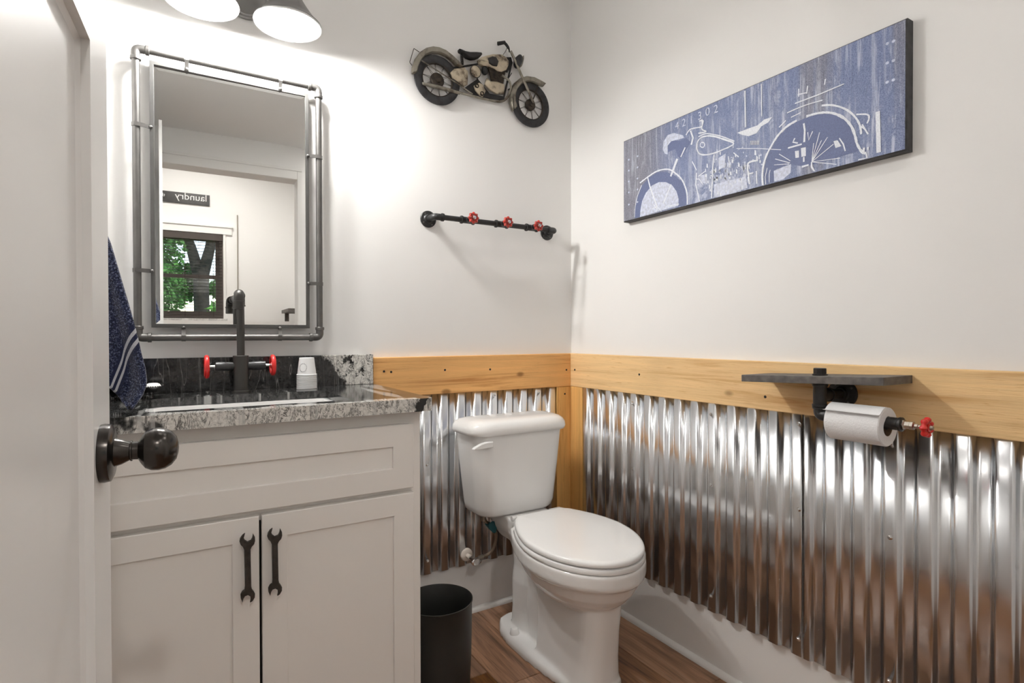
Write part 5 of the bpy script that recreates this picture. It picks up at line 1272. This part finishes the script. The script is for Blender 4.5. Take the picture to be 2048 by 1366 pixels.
# ------------------------------------------------------------------ laundry room behind the camera, seen in the mirror
WX0, WX1, WZ0, WZ1 = -0.62, 0.288, 1.238, 2.015
mb = MB()
mb.box(LX0 - T, WX0, LY - T, LY, 0, ZC).box(WX1, LX1 + T, LY - T, LY, 0, ZC).box(WX0, WX1, LY - T, LY, 0, WZ0).box(WX0, WX1, LY - T, LY, WZ1, ZC)
struct(mb, 'wall_laundry', M_WALL, 'white laundry wall with the window and sign, seen in the mirror', smooth=0)
struct(MB().box(LX1, LX1 + T, LY, YF0, 0, ZC), 'wall_laundry_right', M_WALL, 'white laundry side wall seen at the right of the mirror', smooth=0)
struct(MB().box(LX0 - T, LX0, LY, YF0, 0, ZC), 'wall_laundry_left', M_WALL, 'white laundry side wall out of sight of the mirror', smooth=0)
struct(MB().box(LX0 - T, LX1 + T, LY - T, YF0, ZC, ZC + T), 'ceiling_laundry', M_CEIL, 'white laundry ceiling with a recessed lamp', smooth=0)
# window: bronze frame, two sashes, glass, casing, stone sill
win = struct(MB().box(WX0, WX0 + .03, LY - .10, LY - .02, WZ0, WZ1).box(WX1 - .03, WX1, LY - .10, LY - .02, WZ0, WZ1).box(WX0 + .03, WX1 - .03, LY - .10, LY - .02, WZ1 - .03, WZ1).box(WX0 + .03, WX1 - .03, LY - .10, LY - .02, WZ0, WZ0 + .03),
             'window_1', M_WINFR, 'bronze sash window with dark blinds, seen in the mirror', smooth=0)
mid = 1.622
for z0, z1, dy in ((WZ0 + .03, mid + .015, -.055), (mid - .015, WZ1 - .03, -.085)):
    mb = MB(); a, b = WX0 + .03, WX1 - .03
    mb.box(a, a + .032, LY + dy, LY + dy + .025, z0, z1).box(b - .032, b, LY + dy, LY + dy + .025, z0, z1).box(a + .032, b - .032, LY + dy, LY + dy + .025, z0, z0 + .034).box(a + .032, b - .032, LY + dy, LY + dy + .025, z1 - .034, z1)
    sa_ = mb.build('sash', M_WINFR, win, smooth=0)
    MB().box(a + .030, b - .030, LY + dy + .010, LY + dy + .014, z0 + .032, z1 - .032).build('pane', M_GLASS, sa_, smooth=0)
mb = MB(); cz = 0.075
mb.box(WX0 - .07, WX1 + .07, LY, LY + .018, WZ1, WZ1 + .062).box(WX0 - .08, WX1 + .08, LY, LY + .028, WZ1 + .062, WZ1 + .078)
mb.box(WX0 - .065, WX0, LY, LY + .016, WZ0 - .02, WZ1).box(WX1, WX1 + .02, LY, LY + .014, WZ0 - .02, WZ1)
mb.build('window_casing', M_TRIMW, win, smooth=0)
mb = MB(); mb.box(WX0 - .03, WX1 + .03, LY - .018, LY + .05, WZ0 - .03, WZ0 - 0.0005)
mb.build('stone_sill', M_MARBLE, win, smooth=0)
MB().box(WX0 - .03, WX1 + .03, LY + .001, LY + .018, 1.06, WZ0 - .031).build('stone_apron', M_MARBLE, win, smooth=0)
bl = thing('window_blind', 'dark open slatted blind hanging in the laundry window', 'blind', ((WX0 + WX1) / 2, LY, WZ1))
MB().box(WX0 + .006, WX1 - .006, LY - .016, LY + .012, WZ1 - .062, WZ1 - .001).build('headrail', M_BLIND, bl, smooth=0)
z = WZ1 - .085
while z > WZ0 + .03:
    mb = MB(); rings = []
    for yy, dz in ((-.012, 0.0), (-.006, .0014), (0, .0018), (.006, .0014), (.012, 0)):
        rings.append([(WX0 + .01, LY - .004 + yy, z + dz), (WX1 - .01, LY - .004 + yy, z + dz), (WX1 - .01, LY - .004 + yy, z + dz + .0012), (WX0 + .01, LY - .004 + yy, z + dz + .0012)])
    mb.rings(rings); mb.build('slat', M_BLIND, bl, smooth=0)
    z -= 0.0285
MB().box(WX0 + .008, WX1 - .008, LY - .014, LY + .006, WZ0 + .004, WZ0 + .018).build('bottom_rail', M_BLIND, bl, smooth=0)
for x in (-0.50, -0.30, -0.02, 0.09, 0.205):
    MB().tube([(x, LY + .008, WZ1 - .06), (x, LY + .008, WZ0 + .015)], 0.0013, 6).build('ladder_cord', M_BLIND, bl)
for x in (-0.02, 0.205):
    MB().tube([(x + .004, LY + .012, WZ1 - .06), (x + .004, LY + .012, 1.10)], 0.0012, 6).build('pull_cord', M_BLIND, bl)
# sign
sg = thing('laundry_sign', 'long dark wooden sign lettered laundry above the laundry window', 'sign', (-0.12, LY, 2.31))
SX0, SX1, SZ0, SZ1 = -0.55, 0.181, 2.264, 2.360
MB().box(SX0, SX1, LY + .0005, LY + .016, SZ0, SZ1).build('board', M_SIGN, sg, smooth=0, bevel=0.001)
def onwall(x, z): return Matrix.Translation((x, LY + 0.0165, z)) @ Matrix(((-1, 0, 0, 0), (0, 0, 1, 0), (0, 1, 0, 0), (0, 0, 0, 1)))
text_mesh('laundry', 0.084, 'lettering', M_WHITE, sg, onwall(SX1 - .020, SZ0 + .036), 0.0006)
text_mesh('the dirty', 0.040, 'lettering', M_WHITE, sg, onwall(SX1 - .345, SZ0 + .046), 0.0006)
# slim grey rod leaning upright by the wall, a small dark shelf on the side wall
rd = MB().tube([(0.407, LY + .012, 2.205), (0.407, LY + .012, 0.0)], 0.0042, 10).build('grey_rod', M_NICKEL, None)
tag(rd, 'thin upright grey rod against the laundry wall, seen in the mirror', 'rod')
ls = thing('wall_shelf', 'small dark shelf on the laundry side wall, low in the mirror', 'shelf', (LX1, -1.65, 1.30))
MB().box(0.775, LX1, -1.90, -1.45, 1.292, 1.322).build('shelf_board', M_SHELF, ls, smooth=0)
for y in (-1.87,): MB().box(0.800, 0.835, y - .012, y + .012, 1.06, 1.292).box(0.800, LX1, y - .012, y + .012, 1.04, 1.06).build('bracket', M_SHELF, ls, smooth=0)
# recessed laundry lamp, then unseen fill lamps added to brighten both rooms
def can(x, y, z, name, label, mt=None):
    t = thing(name, label, 'ceiling light', (x, y, z))
    mb = MB(); mb.lathe([(0.092, 0.0), (0.092, 0.005), (0.076, 0.008), (0.073, 0.002), (0.073, 0.0)], (x, y, z), (0, 0, -1), 36, cap=(False, False)); mb.build('trim_ring', M_TRIMW, t)
    mb = MB(); mb.lathe([(0.0001, 0.0012), (0.073, 0.0012), (0.073, 0.0022), (0.0001, 0.0022)], (x, y, z), (0, 0, -1), 36, cap=(False, False)); mb.build('lens', mt or M_CAN, t)
can(0.06, -1.25, ZC, 'ceiling_or_fill_light', 'round recessed lamp in the laundry ceiling in line with the doorway')
can(-0.85, -1.25, ZC, 'ceiling_or_fill_light', 'round added fill lamp in the laundry ceiling left of the doorway', M_FILLS)  # unseen, added so more light comes through the doorway
can(0.62, -0.55, ZC, 'ceiling_or_fill_light', 'round added fill lamp in the laundry ceiling close to the doorway', M_FILLS)  # unseen second laundry lamp, added for fill
can(0.86, 0.46, 2.25, 'ceiling_or_fill_light', 'round added fill lamp in the lowered ceiling over the doorway', M_FILLK)  # unseen, added to brighten the cabinet front
can(0.95, 1.15, ZC, 'ceiling_or_fill_light', 'round added fill lamp in the bathroom ceiling above the toilet', M_FILLB)  # unseen pair with the next, added to fill the bathroom walls
can(0.30, 1.15, ZC, 'ceiling_or_fill_light', 'round added fill lamp in the bathroom ceiling above the vanity', M_FILLB)

# ------------------------------------------------------------------ garden outside the laundry window
gm = MB().box(-16, 16, -26, -2.4, -0.5, -0.35); struct(gm, 'garden_ground', M_GRASS, 'green garden lawn outside the laundry window', smooth=0)
def leaves(name, cl_, n, size, mt, parent, rng):
    vs, fs = [], []
    for i in range(n):
        c, r = cl_[rng.randrange(len(cl_))]
        while True:
            d = Vector((rng.uniform(-1, 1), rng.uniform(-1, 1), rng.uniform(-1, 1)))
            if d.length < 1: break
        p = Vector(c) + Vector((d.x * r[0], d.y * r[1], d.z * r[2]))
        a = Vector((rng.gauss(0, 1), rng.gauss(0, 1), rng.gauss(0, 1))).normalized(); b = a.cross(Vector((rng.gauss(0, 1), rng.gauss(0, 1), rng.gauss(0, 1)))).normalized()
        s_ = size * rng.uniform(.6, 1.3); o = len(vs)
        vs += [tuple(p - a * s_), tuple(p + b * s_ * .45), tuple(p + a * s_), tuple(p - b * s_ * .45)]; fs.append((o, o + 1, o + 2, o + 3))
    me = bpy.data.meshes.new(name); me.from_pydata(vs, [], fs); me.materials.append(mt)
    o = bpy.data.objects.new(name, me); COL.objects.link(o); attach(o, parent); o['kind'] = 'stuff'; return o
rg = random.Random(3)
tree = thing('oak_tree', 'big forked tree with dark trunk outside the laundry window', 'tree', (0.25, -7.2, -0.35))
mb = MB()
mb.tube([(0.22, -7.2, -0.4), (0.18, -7.2, 0.9), (0.16, -7.2, 2.30)], [0.17, 0.125, 0.12], 14)
mb.tube([(0.13, -7.2, 2.15), (0.02, -7.25, 2.6), (-0.25, -7.3, 3.4), (-0.8, -7.5, 5.0)], [0.10, 0.08, 0.065, 0.04], 12)
mb.tube([(0.19, -7.2, 2.15), (0.30, -7.15, 2.6), (0.42, -7.1, 3.4), (0.8, -7.0, 5.2)], [0.10, 0.08, 0.065, 0.04], 12)
mb.build('trunk', M_BARK, tree, smooth=60)
leaves('foliage', [((-0.45, -6.6, 2.55), (.42, .5, .55)), ((-0.40, -6.2, 1.75), (.38, .4, .45)), ((-0.05, -7.8, 2.05), (.35, .4, .35)), ((0.05, -6.9, 3.15), (.8, .7, .40)), ((-1.6, -7.0, 3.6), (1.5, 1.2, 1.2)),
                   ((0.1, -7.4, 4.8), (1.6, 1.4, .9)), ((0.62, -8.2, 1.98), (.35, .5, .22))], 12000, 0.05, M_LEAF, tree, rg)
bk = []
for i, (x, y, z, rx, rz, lab) in enumerate(((-0.75, -5.2, 0.85, .75, .75, 'yellow-green shrub outside the left half of the laundry window'), (0.50, -5.0, 1.22, .34, .42, 'small bright shrub outside the right edge of the laundry window'),
                                       (-2.3, -9.6, 0.9, 1.6, 1.25, 'dark green bush far behind the forked tree, to its left'), (0.9, -11.6, 0.8, 1.2, 1.15, 'dark green bush far behind the forked tree, to its right'))):
    t = thing('garden_shrub', lab, 'shrub', (x, y, -0.35))
    MB().tube([(x, y, -.4), (x + .05, y, z)], [0.05, 0.02], 8).build('stem', M_BARK, t)
    leaves('foliage', [((x, y, z), (rx, rx * .6, rz)), ((x + rx * .4, y, z - .2), (rx * .6, rx * .5, rz * .8)), ((x - rx * .4, y, z - .3), (rx * .7, rx * .5, rz * .7))], 3200 if i < 2 else 5200, 0.06 if i < 2 else .11, M_LEAF2 if i < 2 else M_LEAF, t, rg)
